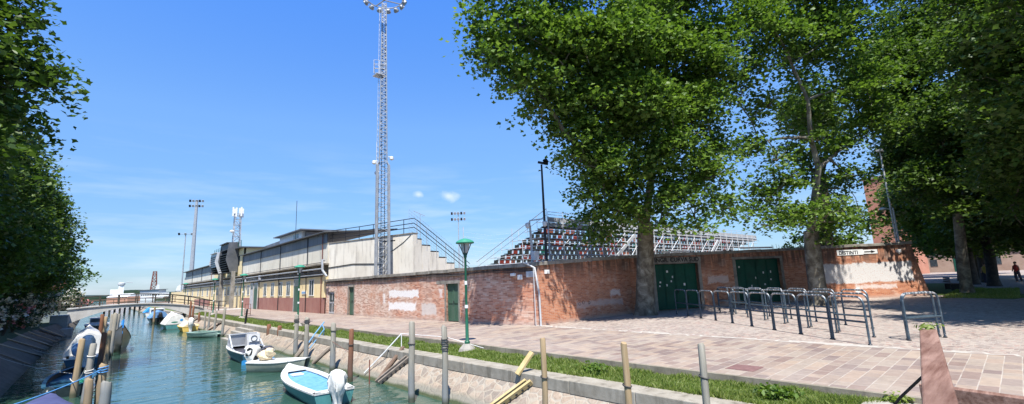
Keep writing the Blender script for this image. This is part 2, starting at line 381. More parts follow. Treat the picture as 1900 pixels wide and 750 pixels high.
def m_bark():
    t = NT('plane_bark'); p = t.coord('Object'); n = t.noise(p, 2.6, 6, .65, .6); n2 = t.noise(t.coord('Object', (1, 1, .5)), 6, 5, .7)
    c = t.ramp(n, [(.32, (.06, .05, .036)), (.46, (.13, .11, .08)), (.58, (.22, .20, .15)), (.74, (.38, .35, .275))])
    c = t.mix(t.mapr(n2, .55, .66, 0, .6), c, (.16, .15, .11))
    t.bump(n2, .6, .03); return t.fin(c, .85)
def m_corr():
    t = NT('corrugated_panel'); x, y, z = t.sep(posn(t))
    s_ = t.math('SINE', t.math('MULTIPLY', y, 2*PI/.17)); pn = t.math('FRACT', t.math('DIVIDE', y, 1.1))
    n = t.noise(posn(t), .8, 4)
    fl = t.new('ShaderNodeTexWhiteNoise', noise_dimensions='1D'); t.L(t.math('FLOOR', t.math('DIVIDE', y, 1.1)), fl.inputs['W'])
    c = t.mix(t.mapr(pn, .03, .06, .8, 0), t.mix(fl.outputs[0], (.15, .16, .18), (.23, .24, .26)), (.08, .085, .09))
    c = t.mix(t.mapr(n, .5, .7, 0, .4), c, (.24, .22, .2))
    t.bump(s_, .6, .03); return t.fin(c, .5, .3)
M = {}
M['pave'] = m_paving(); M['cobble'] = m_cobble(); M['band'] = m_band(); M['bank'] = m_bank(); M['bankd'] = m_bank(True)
WHT = (.80, .78, .75)
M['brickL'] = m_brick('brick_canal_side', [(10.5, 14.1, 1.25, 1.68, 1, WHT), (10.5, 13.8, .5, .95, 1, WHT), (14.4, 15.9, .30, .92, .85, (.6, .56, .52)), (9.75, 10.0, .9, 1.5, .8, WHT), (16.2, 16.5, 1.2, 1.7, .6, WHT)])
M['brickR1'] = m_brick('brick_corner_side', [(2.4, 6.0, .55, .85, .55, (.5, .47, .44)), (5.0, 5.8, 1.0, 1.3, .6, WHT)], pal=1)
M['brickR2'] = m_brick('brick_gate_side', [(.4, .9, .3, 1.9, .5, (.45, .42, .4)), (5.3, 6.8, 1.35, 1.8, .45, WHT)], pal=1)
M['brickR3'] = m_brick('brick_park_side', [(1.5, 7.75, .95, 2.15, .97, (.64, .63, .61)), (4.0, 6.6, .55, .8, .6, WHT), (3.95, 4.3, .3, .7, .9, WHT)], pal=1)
M['coping'] = m_concrete('coping_concrete', (0.144, 0.131, 0.108), (0.342, 0.315, 0.27), (0.045, 0.0405, 0.0342), .85, 2)
M['kerb'] = m_concrete('kerb_stone', (0.23, 0.204, 0.162), (0.357, 0.327, 0.272), (0.085, 0.0723, 0.051), .75, 3)
M['kerbface'] = m_concrete('kerb_face', (0.176, 0.152, 0.112), (0.288, 0.256, 0.2), (0.08, 0.072, 0.056), .7, 2)
M['stand'] = m_concrete('stand_concrete', (.62, .565, .47), (.78, .735, .64), (.24, .21, .18), .7, .5)
M['parapet'] = m_concrete('parapet_plaster', (.66, .60, .48), (.78, .73, .61), (.30, .27, .22), .7, .6)
M['yellow'] = m_concrete('yellow_plaster', (.76, .59, .30), (.81, .67, .40), (.46, .37, .25), .45, .8)
M['maroon'] = m_concrete('maroon_dado', (.29, .125, .10), (.36, .19, .15), (.17, .075, .06), .5, 1.)
M['grimy'] = m_concrete('grimy_band', (.17, .15, .12), (.36, .31, .24), (.07, .06, .055), .8, .8)
M['white'] = noisy('white_paint', (.62, .62, .60), (.78, .78, .76), 3, .55)
M['pgrey'] = noisy('pale_grey_paint', (.38, .38, .38), (.52, .52, .52), 3, .6)
M['dgreen'] = noisy('green_door_paint', (.030, .075, .050), (.055, .115, .075), 2.5, .6, c2=(.09, .13, .10), stretch=(1, 1, .3))
M['ggreen'] = noisy('gate_green', (.0015, .040, .025), (.004, .075, .048), 1.5, .55, c2=(.008, .052, .034))
M['lgreen'] = noisy('lamp_green', (.010, .085, .050), (.025, .12, .07), 6, .4)
M['lhood'] = noisy('lamp_hood_green', (.03, .20, .13), (.05, .27, .17), 8, .5)
M['steel'] = noisy('galvanised', (0.306, 0.323, 0.34), (0.442, 0.459, 0.476), 3, .5, .35)
M['steelw'] = noisy('pale_galvanised', (0.45, 0.468, 0.495), (0.612, 0.63, 0.648), 3, .5, .2)
def m_hoop():
    t = NT('hoop_paint'); v = t.coord('Object'); x, y, z = t.sep(v); n = t.noise(v, 9, 5, .6)
    c = t.ramp(n, [(.3, (.030, .048, .066)), (.55, (.062, .09, .112)), (.75, (.105, .13, .14))])
    chip = t.math('MULTIPLY', t.mapr(t.noise(t.comb(t.math('MULTIPLY', x, 11.), t.math('MULTIPLY', y, 2.), t.math('MULTIPLY', z, 3.)), 1.1, 3, .6), .50, .54, 0, 1), t.mapr(z, 1.14, 1.17, 0, 1))
    wear = t.mapr(t.noise(v, 14, 3), .66, .70, 0, .6)
    c = t.mix(t.math('MAXIMUM', chip, wear), c, (.42, .41, .40))
    return t.fin(c, .42, .2)
M['hoop'] = m_hoop()
M['dark'] = noisy('dark_metal', (.018, .020, .024), (.04, .043, .05), 6, .45, .3)
M['black'] = noisy('black_rubber', (.008, .008, .009), (.02, .02, .022), 8, .6)
M['glass'] = noisy('window_glass', (.02, .03, .035), (.06, .08, .09), 3, .12, bump=0, spec=.7)
M['rust'] = noisy('rusty_red_metal', (.12, .04, .03), (.22, .08, .055), 8, .8)
M['bark'] = m_bark()
M['barkd'] = noisy('dark_bark', (.03, .026, .02), (.09, .078, .06), 5, .9, bump=.6, bscale=12)
M['leaf1'] = m_leaf('plane_leaf', (0.0522, 0.099, 0.0163), (0.105, 0.18, 0.0279), (0.192, 0.274, 0.0581), .40)
M['leaf2'] = m_leaf('plane_leaf_deep', (0.0351, 0.07, 0.0144), (0.07, 0.124, 0.0227), (0.129, 0.191, 0.0412), .38)
M['leafL'] = m_leaf('dense_leaf', (0.0305, 0.0619, 0.0123), (0.0619, 0.112, 0.019), (0.119, 0.176, 0.0362), .34)
M['leafs'] = m_leaf('shrub_leaf', (0.018, 0.0378, 0.0144), (0.0315, 0.063, 0.0198), (0.054, 0.09, 0.027), .25)
M['grass'] = m_leaf('grass_blade', (0.0984, 0.156, 0.0287), (0.189, 0.254, 0.0492), (0.344, 0.369, 0.148), .42)
M['petal'] = m_leaf('white_petal', (.62, .52, .52), (.75, .68, .68), (.8, .78, .76), .3)
M['petalp'] = m_leaf('pink_petal', (.55, .13, .17), (.62, .25, .28), (.7, .45, .45), .3)
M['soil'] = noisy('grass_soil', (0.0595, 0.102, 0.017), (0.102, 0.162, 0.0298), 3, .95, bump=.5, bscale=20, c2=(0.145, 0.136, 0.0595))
M['soild'] = noisy('lawn_shade_colour', (.03, .045, .015), (.06, .08, .025), 2, .95, bump=.5)  # darker lawn with tree shade in the colour; far shore shares it
M['water'] = m_water()
M['pole_g'] = m_pole('grey_pole_wood', (0.198, 0.18, 0.149), (0.36, 0.333, 0.27), (0.18, 0.194, 0.198))
M['pole_t'] = m_pole('tan_pole_wood', (0.261, 0.18, 0.0945), (0.414, 0.306, 0.18), (0.216, 0.171, 0.117))
M['pole_b'] = m_pole('brown_pole_wood', (0.142, 0.0617, 0.0333), (0.257, 0.119, 0.0665), (0.123, 0.076, 0.057))
M['rail'] = m_wood('red_brown_rail', (0.107, 0.0451, 0.0295), (0.328, 0.205, 0.16), 'x', 14, .62)
M['plank'] = m_wood('weathered_plank', (0.144, 0.117, 0.09), (0.27, 0.225, 0.18), 'x', 8)
M['planky'] = m_wood('yellow_plank', (0.425, 0.306, 0.128), (0.561, 0.442, 0.238), 'x', 4)
M['plankb'] = m_wood('brown_plank', (.11, .07, .045), (.22, .15, .11), 'x', 8)
M['corr'] = m_corr()
M['roofd'] = noisy('roof_sheet', (.075, .08, .085), (.13, .135, .14), 1, .6, .2)
M['bridge'] = m_concrete('bridge_concrete', (0.368, 0.354, 0.322), (0.534, 0.52, 0.488), (0.202, 0.193, 0.175), .5, .8)
M['bridged'] = m_concrete('abutment', (.14, .17, .17), (.25, .29, .29), (.07, .08, .075), .6, 1.2)
M['stone'] = m_concrete('pale_stone', (.26, .24, .205), (.37, .345, .305), (.14, .125, .10), .5, 2)
M['campanile'] = noisy('tower_brick', (.40, .17, .11), (.50, .24, .16), .8, .9, bump=.3, bscale=8)
M['farbrick'] = noisy('far_brick', (.30, .20, .145), (.42, .31, .235), .6, .9)
M['fgl'] = noisy('fibreglass_white', (0.378, 0.378, 0.342), (0.684, 0.684, 0.657), 5, .4, spec=.5, c2=(0.63, 0.63, 0.603))
M['tarp'] = noisy('white_tarp', (0.534, 0.524, 0.478), (0.736, 0.727, 0.69), 3, .8, bump=.9, bscale=7)
M['hblue'] = noisy('blue_deck', (0.068, 0.204, 0.391), (0.128, 0.315, 0.51), 5, .65, c2=(0.17, 0.357, 0.527))
M['teal'] = m_hull('teal_hull', (.05, .17, .17), (.08, .24, .24), .45)
M['navy'] = m_hull('navy_hull', (.015, .06, .10), (.03, .10, .15), .4)
M['sblue'] = noisy('blue_stripe', (.03, .22, .48), (.05, .28, .55), 3, .4)
M['olive'] = m_hull('olive_hull', (.21, .23, .18), (.29, .31, .25), .5)
M['mint'] = m_hull('mint_hull', (.26, .38, .34), (.36, .48, .43), .6)
M['yel'] = m_hull('yellow_boat', (.55, .36, .07), (.66, .48, .14), .6)
M['cream'] = noisy('cream_cloth', (.56, .44, .27), (.72, .60, .42), 6, .9, bump=.6, bscale=10)
M['inblk'] = noisy('boat_interior', (.03, .032, .045), (.09, .09, .11), 5, .8)
M['cover'] = noisy('blue_violet_cover', (.045, .05, .12), (.075, .085, .19), 2, .7, bump=.4, bscale=5)
M['bcov'] = noisy('blue_boat_cover', (.10, .22, .42), (.16, .30, .52), 2, .7, bump=.4, bscale=5)
M['bright'] = noisy('bright_blue_tarp', (.02, .20, .62), (.04, .28, .72), 4, .6)
M['dkhull'] = noisy('dark_hull', (.010, .018, .020), (.025, .038, .04), 3, .3)
M['rope'] = noisy('rope', (.45, .43, .38), (.62, .60, .55), 10, .9)
M['ropeb'] = noisy('blue_rope', (.05, .22, .50), (.12, .32, .60), 10, .9)
M['roped'] = noisy('dark_rope', (.03, .03, .03), (.09, .085, .08), 10, .9)
M['red'] = noisy('red_plastic', (.26, .04, .03), (.36, .07, .05), 3, .5)
M['s_dark'] = noisy('seat_shade_tone', (.03, .035, .035), (.07, .075, .07), 3, .5)  # dark tone puts the shade on seat undersides into the colour
M['s_green'] = noisy('green_seat', (.01, .14, .09), (.03, .20, .13), 3, .5)
M['s_orange'] = noisy('orange_seat', (.32, .10, .06), (.42, .16, .10), 3, .5)
M['orangegl'] = noisy('terracotta', (.42, .20, .12), (.55, .30, .2), 1, .9)
M['manhole'] = noisy('manhole_lid', (.14, .075, .07), (.22, .125, .115), 6, .7)
M['cloth_y'] = noisy('yellow_shirt', (.5, .38, .05), (.6, .45, .1), 3, .9)
M['cloth_r'] = noisy('red_shirt', (.4, .04, .03), (.5, .07, .05), 3, .9)
M['cloth_d'] = noisy('dark_trousers', (.03, .03, .05), (.06, .06, .09), 3, .9)
M['skin'] = noisy('skin', (.42, .26, .18), (.5, .32, .23), 3, .6)

# ---------------------------------------------------------------- ground, banks, water
WZ = -1.1
def struct(name, mb, mat, **k):
    o = mb.build(name, mat, **k); o['kind'] = 'structure'; return o
g = MB(); g.add([(-900, -400, WZ), (2500, -400, WZ), (2500, 5000, WZ), (-900, 5000, WZ)], [(0, 1, 2, 3)]); struct('water', g, M['water'])
g = MB(); g.box(9.33, -60, -1.6, 600, 152, -.008); struct('ground', g, M['cobble'])
g = MB(); g.add([(9.33, -60, 0), (14.42, -60, 0), (14.42, 152, 0), (9.33, 152, 0)], [(0, 1, 2, 3)]); struct('pavement', g, M['pave'])
def wavy(x, y, a=.05): return x + a*math.sin(y*1.3)+a*.6*math.sin(y*3.1+1)
g = MB(); ys = [-20+i*.4 for i in range(400)]
vs = []; fs = []
for i, y in enumerate(ys):
    vs += [(wavy(14.36, y, .05), y, .004), (wavy(14.72, y+7, .06), y, .004)]
    if i: k = 2*i; fs.append((k-2, k-1, k+1, k))
g.add(vs, fs); struct('paving_band', g, M['band'])
# grass strip ground + stone kerb + masonry slope, right bank (gap of boat steps at y 33..37)
KY0, KY1 = -8, 150
g = MB(); g.add([(8.3, KY0, -.22), (9.33, KY0, -.16), (9.33, KY1, -.16), (8.3, KY1, -.22)], [(0, 1, 2, 3)]); struct('grass_verge_soil', g, M['soil'])
g = MB(); g.box(9.32, KY0, -.4, 9.42, KY1, .004); struct('pavement_kerb', g, M['kerbface'])
for (a, b) in [(KY0, 33.2), (36.9, KY1)]:
    g = MB(); seg = a
    rr = random.Random(3)
    while seg < b:
        e = min(b, seg + rr.uniform(1.6, 2.4)); dz = rr.uniform(-.008, .008); dx = rr.uniform(-.012, .012)
        g.box(7.80+dx, seg, -.47, 8.34, e-.012, -.195+dz); seg = e
    struct('kerb_stones', g, M['kerb'], bevel=.015)
    g = MB(); vs = []; fs = []; n = max(2, int((b-a)/.5))
    for i in range(n+1):
        y = a + (b-a)*i/n; j = .015*math.sin(i*2.1)
        vs += [(7.83, y, -.46), (7.42+j, y, -.83+j*.4), (7.17+j, y, -1.09), (6.9, y, -1.3)]
        if i:
            k = 4*i
            for q in range(3): fs.append((k-4+q, k-3+q, k+1+q, k+q))
    g.add(vs, fs); struct('canal_bank', g, M['bank'])
g = MB()   # landing steps
g.box(7.8, 33.2, -1.5, 9.3, 36.9, -.21)
for i in range(4): g.box(7.8-.28*(i+1), 33.2, -1.5, 7.8-.28*i, 36.9, -.21-.2*(i+1))
struct('landing_steps', g, M['stone'])
# left bank
g = MB(); vs = []; fs = []
pts = [(-20, 0), (20, 0), (45, .25), (53, .95), (60, 1.3), (150, 1.6)]
for i, (y, dx) in enumerate(pts):
    vs += [(-600 if y else -600, y, -.06), (-3.35+dx, y, -.1), (-3.25+dx, y, -.16), (-1.95+dx*.7, y, -1.12), (-1.7+dx*.7, y, -1.5)]
    if i:
        k = 5*i
        for q in range(4): fs.append((k-5+q, k-4+q, k+1+q, k+q))
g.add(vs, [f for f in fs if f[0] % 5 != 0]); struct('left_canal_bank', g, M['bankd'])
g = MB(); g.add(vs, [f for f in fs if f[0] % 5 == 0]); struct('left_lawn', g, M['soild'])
g = MB(); g.box(-2.6, 55.5, -1.5, -1.0, 58.2, -.55)
for i in range(4): g.box(-2.6, 55.5-.3*(i+1), -1.5, -1.0, 55.5-.3*i, -.55-.14*(i+1))
struct('left_landing_steps', g, M['stone'])
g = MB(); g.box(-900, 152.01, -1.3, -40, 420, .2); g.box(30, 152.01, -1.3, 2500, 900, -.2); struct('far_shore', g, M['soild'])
g = MB(); g.box(9.92, 3.88, -.001, 10.50, 4.44, .006); tag(g.build('manhole_cover', M['manhole']), 'dark reddish manhole cover set in the pale slabs', 'manhole cover')
g = MB(); g.cbox((9.0, 1.0, -.13), (.7, 1.9, .10)); tag(g.build('stone_slab', M['stone'], bevel=.02), 'pale flat stone slab at the end of the grass strip', 'stone slab')
# inner paved path + lawn patch on the far right
g = MB()
pl = [(38.9, 3.6), (36.0, 1.9), (34.7, .5), (37.5, -.3), (44, 1.0), (60, 4.5), (60, 8.5), (47, 5.0), (40, 4.6)]
g.add([(x, y, .03) for x, y in pl]+[(x, y, -.05) for x, y in pl], [tuple(range(9))]+[(i, (i+1) % 9, (i+1) % 9+9, i+9) for i in range(9)]); struct('park_lawn', g, M['soil'])

# ---------------------------------------------------------------- leaf clouds (numpy)
def leaf_mesh(name, cent, size, mat, parent=None, nrm_up=.5, aspect=1.0, seed=1, kind=None, shape='leaf'):
    r = np.random.default_rng(seed); n = len(cent); cent = np.asarray(cent, np.float32)
    nr = r.normal(size=(n, 3)); nr[:, 2] = np.abs(nr[:, 2])+nrm_up*1.4; nr /= np.linalg.norm(nr, axis=1)[:, None]
    a = r.normal(size=(n, 3)); a -= (a*nr).sum(1)[:, None]*nr; a /= np.linalg.norm(a, axis=1)[:, None]; b = np.cross(nr, a)
    s = (size*r.uniform(.6, 1.3, n))[:, None]
    if shape == 'leaf':   # lobed five-point leaf, folded along the midrib
        loc = [(-.5, 0, 0), (-.12, .48, .10), (.05, .22, .03), (.5, .0, 0), (.05, -.22, .03), (-.12, -.48, .10)]
        faces = [(0, 3, 2, 1), (0, 5, 4, 3)]
    else:
        loc = [(-.5, 0, 0), (0, .3*aspect, .06), (.5, 0, 0), (0, -.3*aspect, .06)]
        faces = [(0, 2, 1), (0, 3, 2)]
    K = len(loc); V = np.empty((n, K, 3), np.float32)
    for i, (p, q, h) in enumerate(loc): V[:, i] = cent + s*(a*p + b*q + nr*h)
    base = (np.arange(n)*K)[:, None]
    fl = len(faces[0]); nf = len(faces)
    F = np.concatenate([base + np.array(f)[None, :] for f in faces], 1).astype(np.int32)
    me = bpy.data.meshes.new(name); me.vertices.add(n*K); me.vertices.foreach_set('co', V.reshape(-1))
    me.loops.add(n*nf*fl); me.loops.foreach_set('vertex_index', F.reshape(-1))
    me.polygons.add(n*nf); me.polygons.foreach_set('loop_start', np.arange(0, n*nf*fl, fl, dtype=np.int32))
    me.update(calc_edges=True)
    at = me.attributes.new('rnd', 'FLOAT', 'FACE'); rv = np.clip(r.normal(.45, .25, n), 0, 1); at.data.foreach_set('value', np.repeat(rv, nf).astype(np.float32))
    me.materials.append(mat)
    o = bpy.data.objects.new(name, me); C.link(o)
    if parent: o.parent = parent
    return o
def cluster_pts(masses, dens, per, rad, seed, droop=.0):
    r = np.random.default_rng(seed); out = []; tips = []
    for (x, y, z, R, *sz) in masses:
        zr = sz[0] if sz else .85
        nc = max(5, int(dens*R**2.25))
        d = r.normal(size=(nc, 3)); d /= np.linalg.norm(d, axis=1)[:, None]; q = r.uniform(.12, 1, nc)**.5
        q *= r.uniform(.8, 1.03, nc)
        c = np.array([x, y, z]) + d*q[:, None]*np.array([R, R, R*zr])
        tips.append(c)
        cnt = r.integers(int(per*.5), int(per*1.5), nc)
        idx = np.repeat(np.arange(nc), cnt)
        # flat leafy sprays tilted outwards, each of its own size
        sz_ = r.uniform(.65, 1.45, nc)[idx][:, None]; tilt = (d*np.array([1, 1, .15]))[idx]
        off = np.clip(r.normal(size=(len(idx), 3)), -1.7, 1.7)*rad*np.array([1.35, 1.35, .40])*sz_
        off[:, 2] -= (off*tilt).sum(1)*.55
        out.append(c[idx]+off)
    return np.concatenate(out), tips
def make_tree(name, label, base, fork, limbs, masses, tr, leafmat, barkmat, dens=13, per=20, rad=.34, lsize=.24, seed=1, group=None, nbr=4, trunk_pts=None):
    """base, fork: trunk ends; limbs: indices of masses that get a main limb; the others hang from the nearest limb"""
    t = thing(name, label, 'tree', base, 0, group); bx, by, bz = base
    L = lambda p: (p[0]-bx, p[1]-by, p[2]-bz)
    rr = random.Random(seed)
    g = MB(); f = Vector(L(fork))
    tp = [Vector(L(p)) for p in trunk_pts] if trunk_pts else []
    path = [Vector((0, 0, -.15)), Vector((0, 0, .12)), Vector((0, 0, .5)) + f*.02]+tp+[f*.5+Vector((rr.uniform(-.1, .1), rr.uniform(-.1, .1), 0))]*(0 if tp else 1)+[f]
    n = len(path); rs = [tr*1.45, tr*1.25, tr*1.02]+[tr*(.95-.25*(i/(n-3))) for i in range(n-3)]
    g.tube(path, rs, 14)
    joints = [(f, tr*.6)]
    def wob(a, b, k=.1, n_=6):
        d = (b-a).length; out = []
        o1 = Vector((rr.uniform(-1, 1), rr.uniform(-1, 1), rr.uniform(-.2, .6)))*d*k
        for i in range(n_+1):
            s_ = i/n_; p = a.lerp(b, s_) + o1*math.sin(PI*s_) + Vector((rr.uniform(-1, 1), rr.uniform(-1, 1), rr.uniform(-1, 1)))*d*.012*(1 if 0 < i < n_ else 0)
            out.append(p)
        return out
    for li in limbs:
        tgt = Vector(L(masses[li][:3])); j = min(joints, key=lambda q: (q[0]-f).length*.3+(q[0]-tgt).length if q[0].z < tgt.z+1 else 99)
        st = f if (tgt-f).length < 1.4*(tgt-j[0]).length+1 else j[0]
        r0 = tr*.5 if st is f else j[1]*.8
        ps = wob(st, tgt); g.tube(ps, [max(.03, r0*(1-.85*i/(len(ps)-1))) for i in range(len(ps))], 7)
        for i in (2, 3, 4, 5): joints.append((ps[i], max(.035, r0*(1-.85*i/(len(ps)-1)))))
    for mi, ms in enumerate(masses):
        tgt = Vector(L(ms[:3]))
        j = min(joints, key=lambda q: (q[0]-tgt).length)
        if mi not in limbs:
            ps = wob(j[0], tgt, .12); r0 = min(j[1]*.8, .13); g.tube(ps, [max(.018, r0*(1-.8*i/(len(ps)-1))) for i in range(len(ps))], 5)
            joints.append((ps[3], r0*.6))
        for k in range(nbr):
            d = Vector((rr.gauss(0, 1), rr.gauss(0, 1), rr.gauss(.25, .8))).normalized()*ms[3]*.9
            ps = wob(tgt, tgt+d, .1, 3); g.tube(ps, [.045, .032, .02, .01], 4)
    g.build('trunk', barkmat, t, smooth=True)
    lm = [(L(ms[:3])+tuple(ms[3:])) for ms in masses]
    pts, _ = cluster_pts(lm, dens, per, rad, seed)
    leaf_mesh('crown', pts, lsize, leafmat, t, seed=seed)
    return t
T1 = [(12.3, 12.5, 12.3, 1.6), (10.9, 13.1, 12.3, 0.85), (11.4, 12.9, 10.9, 1.0), (11.1, 13.3, 11.4, 0.7), (13.0, 12.7, 10.3, 1.35), (14.8, 11.2, 12.2, 1.9), (17.8, 10.0, 13.0, 2.3), (20.6, 8.9, 12.4, 2.1), (16.0, 11.8, 9.5, 1.6), (15.9, 12.8, 11.4, 1.8), (11.9, 12.4, 14.4, 1.6), (14.6, 11.6, 15.8, 2.4), (18.1, 10.1, 17.4, 2.8), (20.8, 8.5, 16.6, 2.3), (14.5, 13.0, 13.2, 1.8), (15.3, 13.0, 8.6, 0.9), (17.0, 10.1, 9.9, 1.7), (20.3, 10.4, 10.3, 2.0), (17.9, 12.4, 8.2, 1.4), (17.7, 13.3, 7.0, 0.9), (17.7, 12.1, 6.0, 1.0), (19.0, 10.2, 7.4, 1.5), (20.6, 8.9, 9.7, 1.5), (22.3, 9.1, 8.1, 1.2), (21.2, 9.1, 6.4, 1.0), (19.7, 9.7, 5.6, 1.0), (21.2, 8.8, 4.9, 0.7), (19.9, 9.5, 4.4, 0.8), (19.0, 10.7, 4.4, 0.8), (18.4, 13.4, 5.1, 0.75), (18.0, 14.2, 4.9, 0.5), (18.3, 12.3, 4.3, 0.6), (19.2, 12.2, 13.0, 2.0), (21.1, 10.7, 14.6, 2.0), (22.8, 9.2, 11.7, 1.4), (22.0, 8.1, 13.7, 1.3), (20.5, 11.8, 9.4, 1.3), (18.1, 13.6, 3.9, 0.4)]
T1 += [(17.4, 11.4, 8.7, 1.1), (16.5, 13.2, 7.4, 0.6), (17.3, 13.5, 6.0, 0.7), (18.2, 11.7, 5.2, 0.9), (18.6, 13.6, 4.2, 0.5), (18.0, 11.1, 6.6, 1.0), (18.9, 10.1, 5.6, 0.9), (15.4, 12.5, 9.6, 1.0), (14.0, 12.9, 9.4, 0.8), (18.8, 9.5, 8.2, 1.2), (16.0, 9.8, 12.3, 1.6), (18.6, 11.9, 11.3, 1.5), (19.9, 8.9, 6.9, 0.9)]
T2 = [(24.5, 6.4, 13.8, 1.7), (24.1, 7.6, 12.1, 1.2), (23.6, 7.0, 14.6, 1.4), (27.9, 4.6, 13.9, 2.1), (28.6, 4.0, 11.1, 1.7), (27.5, 5.5, 10.5, 0.9), (25.2, 7.5, 10.3, 1.0), (24.6, 8.3, 8.3, 0.9), (25.1, 7.4, 7.4, 0.7), (24.8, 8.4, 6.2, 0.6), (25.0, 7.5, 4.6, 0.7), (24.4, 7.9, 4.1, 0.6), (27.1, 5.9, 4.7, 0.7), (27.9, 5.3, 4.1, 0.6), (29.1, 3.9, 9.2, 1.3), (26.1, 5.4, 17.6, 2.8), (28.7, 3.2, 17.2, 2.4), (28.2, 5.0, 8.1, 0.8), (27.6, 6.4, 13.3, 1.0), (27.9, 5.7, 15.6, 1.6), (24.2, 8.7, 11.0, 0.7), (28.3, 6.5, 4.4, 0.6), (26.5, 6.7, 4.7, 0.5)]
T1 += [(15.5, 11.9, 8.1, 1.0), (15.6, 12.7, 7.2, 0.6), (16.0, 11.7, 6.7, 0.9), (16.3, 11.1, 7.1, 1.0), (16.7, 12.0, 5.9, 0.7), (17.3, 11.7, 4.9, 0.7), (13.7, 12.6, 9.5, 0.7)]
T2 += [(26.6, 6.3, 11.7, 0.9), (26.9, 5.9, 8.4, 0.7), (25.6, 7.1, 6.5, 0.6), (28.1, 6.9, 6.5, 0.6), (28.1, 5.2, 6.5, 0.5)]
T2 += [(25.7, 7.5, 6.1, 0.8), (27.7, 7.0, 7.7, 0.8), (24.8, 8.1, 5.4, 0.8), (29.5, 6.1, 6.2, 0.7), (25.9, 7.3, 4.6, 0.7), (29.8, 5.3, 6.7, 0.6), (28.4, 6.6, 3.6, 0.45), (31.3, 5.2, 4.1, 0.5), (24.5, 8.6, 4.9, 0.6), (27.8, 6.4, 9.9, 0.9)]
T3 = [(43.4, 2.0, 17.7, 3.0), (38.1, 1.4, 11.3, 2.6), (41.5, 3.8, 10.5, 1.8), (40.8, 4.7, 8.7, 1.1), (37.5, 3.0, 7.2, 1.6), (40.7, 1.1, 8.2, 2.2), (40.3, -0.6, 11.2, 2.6), (39.0, -0.3, 14.9, 2.6), (41.9, 2.1, 5.0, 1.6), (43.5, 0.7, 22.3, 3.4), (41.0, -0.1, 6.3, 1.8)]
T3 += [(42.0, 3.1, 12.9, 2.5), (40.8, 4.0, 15.7, 2.8), (39.2, 1.6, 8.8, 2.0), (43.0, .2, 8.2, 2.6), (42.5, -.6, 12.2, 3.0), (43.0, 3.8, 6.8, 1.4), (38.4, 2.2, 5.4, 1.2), (44.0, 1.6, 5.2, 2.0), (43.5, -1.0, 5.6, 2.0), (45.5, 2.6, 7.5, 2.4)]
T3 += [(41.4, 4.0, 16.7, 2.4), (42.4, 2.7, 18.5, 2.4), (41.7, 4.5, 13.2, 1.8), (42.8, 4.1, 10.8, 1.5), (42.0, 5.1, 9.3, 1.2), (42.2, 5.2, 14.4, 1.3), (42.3, 3.9, 7.9, 1.3)]
T4 = [(24.7, -1.2, 10.4, 2.0), (25.2, -1.1, 8.0, 1.8), (25.9, -0.8, 9.4, 1.2), (26.7, -0.7, 6.2, 1.5), (25.1, -0.6, 12.2, 1.5), (24.6, -1.7, 7.2, 2.5), (24.6, -2.4, 9.8, 2.5), (28.2, -0.2, 4.2, 1.0), (29.5, -2.5, 8, 3), (28.5, -2, 12, 3), (32, -1.5, 9.5, 2.6), (27, -.6, 5.9, 1.2), (30, -.6, 6.4, 1.4), (33, -.5, 6.6, 1.4), (24.9, -1.6, 5.9, 1.3), (36, -1.0, 6.4, 1.5), (28, -2.5, 6, 1.8), (31.5, -2.8, 6.5, 2), (34.5, -3, 8, 2.2), (25.5, -3.5, 6, 1.8), (38, -2.5, 7, 2.0), (22.5, -3, 6.5, 1.6), (22, -1.5, 7, 1.2), (20.6, -1.3, 9.2, 1.2), (21.6, -3.4, 8.5, 1.8), (23.5, -2.4, 6.2, 1.5), (19.5, -3, 11, 2.0)]
PG = 'plane trees on the paved square'
make_tree('plane_tree', 'big plane tree with thick mottled trunk against the brick wall by the first gate', (20.87, 13.05, 0), (20.55, 12.4, 4.6), [6, 4, 5, 7, 8, 12, 11, 13, 16, 17, 32], T1, .46, M['leaf1'], M['bark'], dens=18, per=48, lsize=.205, seed=11, group=PG)
make_tree('plane_tree', 'plane tree with spreading bare limbs standing behind the grey hoops by the green gate', (28.7, 7.4, 0), (27.9, 7.1, 3.9), [0, 3, 4, 5, 16, 17, 7, 20], T2, .42, M['leaf1'], M['bark'], dens=17, per=46, lsize=.205, seed=12, group=PG)
make_tree('plane_tree', 'plane tree with pale leaning trunk on the small lawn beyond the brick wall end', (40.5, 2.4, 0), (39.6, 2.05, 5.0), [0, 1, 5, 6, 7, 9], T3, .30, M['leaf2'], M['bark'], dens=15, per=44, rad=.38, lsize=.23, seed=13, group=PG)
make_tree('plane_tree', 'plane tree whose low dark branches hang in from the right edge', (28.3, -5.2, 0), (28.1, -4.6, 4.5), [0, 5, 6, 8, 9, 10], T4, .45, M['leaf2'], M['bark'], dens=16, per=46, lsize=.20, seed=14, group=PG)
make_tree('wall_tree', 'dark trunked tree rising behind the brick wall next to the mottled plane', (36.2, 8.9, 0), (35.2, 7.9, 8.0), [0, 1, 2], [(35.3, 7.3, 10.8, 1.7), (34.1, 7.9, 12.5, 2.0), (37.0, 8.4, 12.8, 2.0), (33.6, 9.2, 9.6, .9), (36.1, 7.6, 6.0, 1.0), (34.6, 9.2, 5.3, .9), (37.6, 7.2, 5.4, .9)], .42, M['leaf2'], M['barkd'], dens=14, per=38, lsize=.24, seed=15)
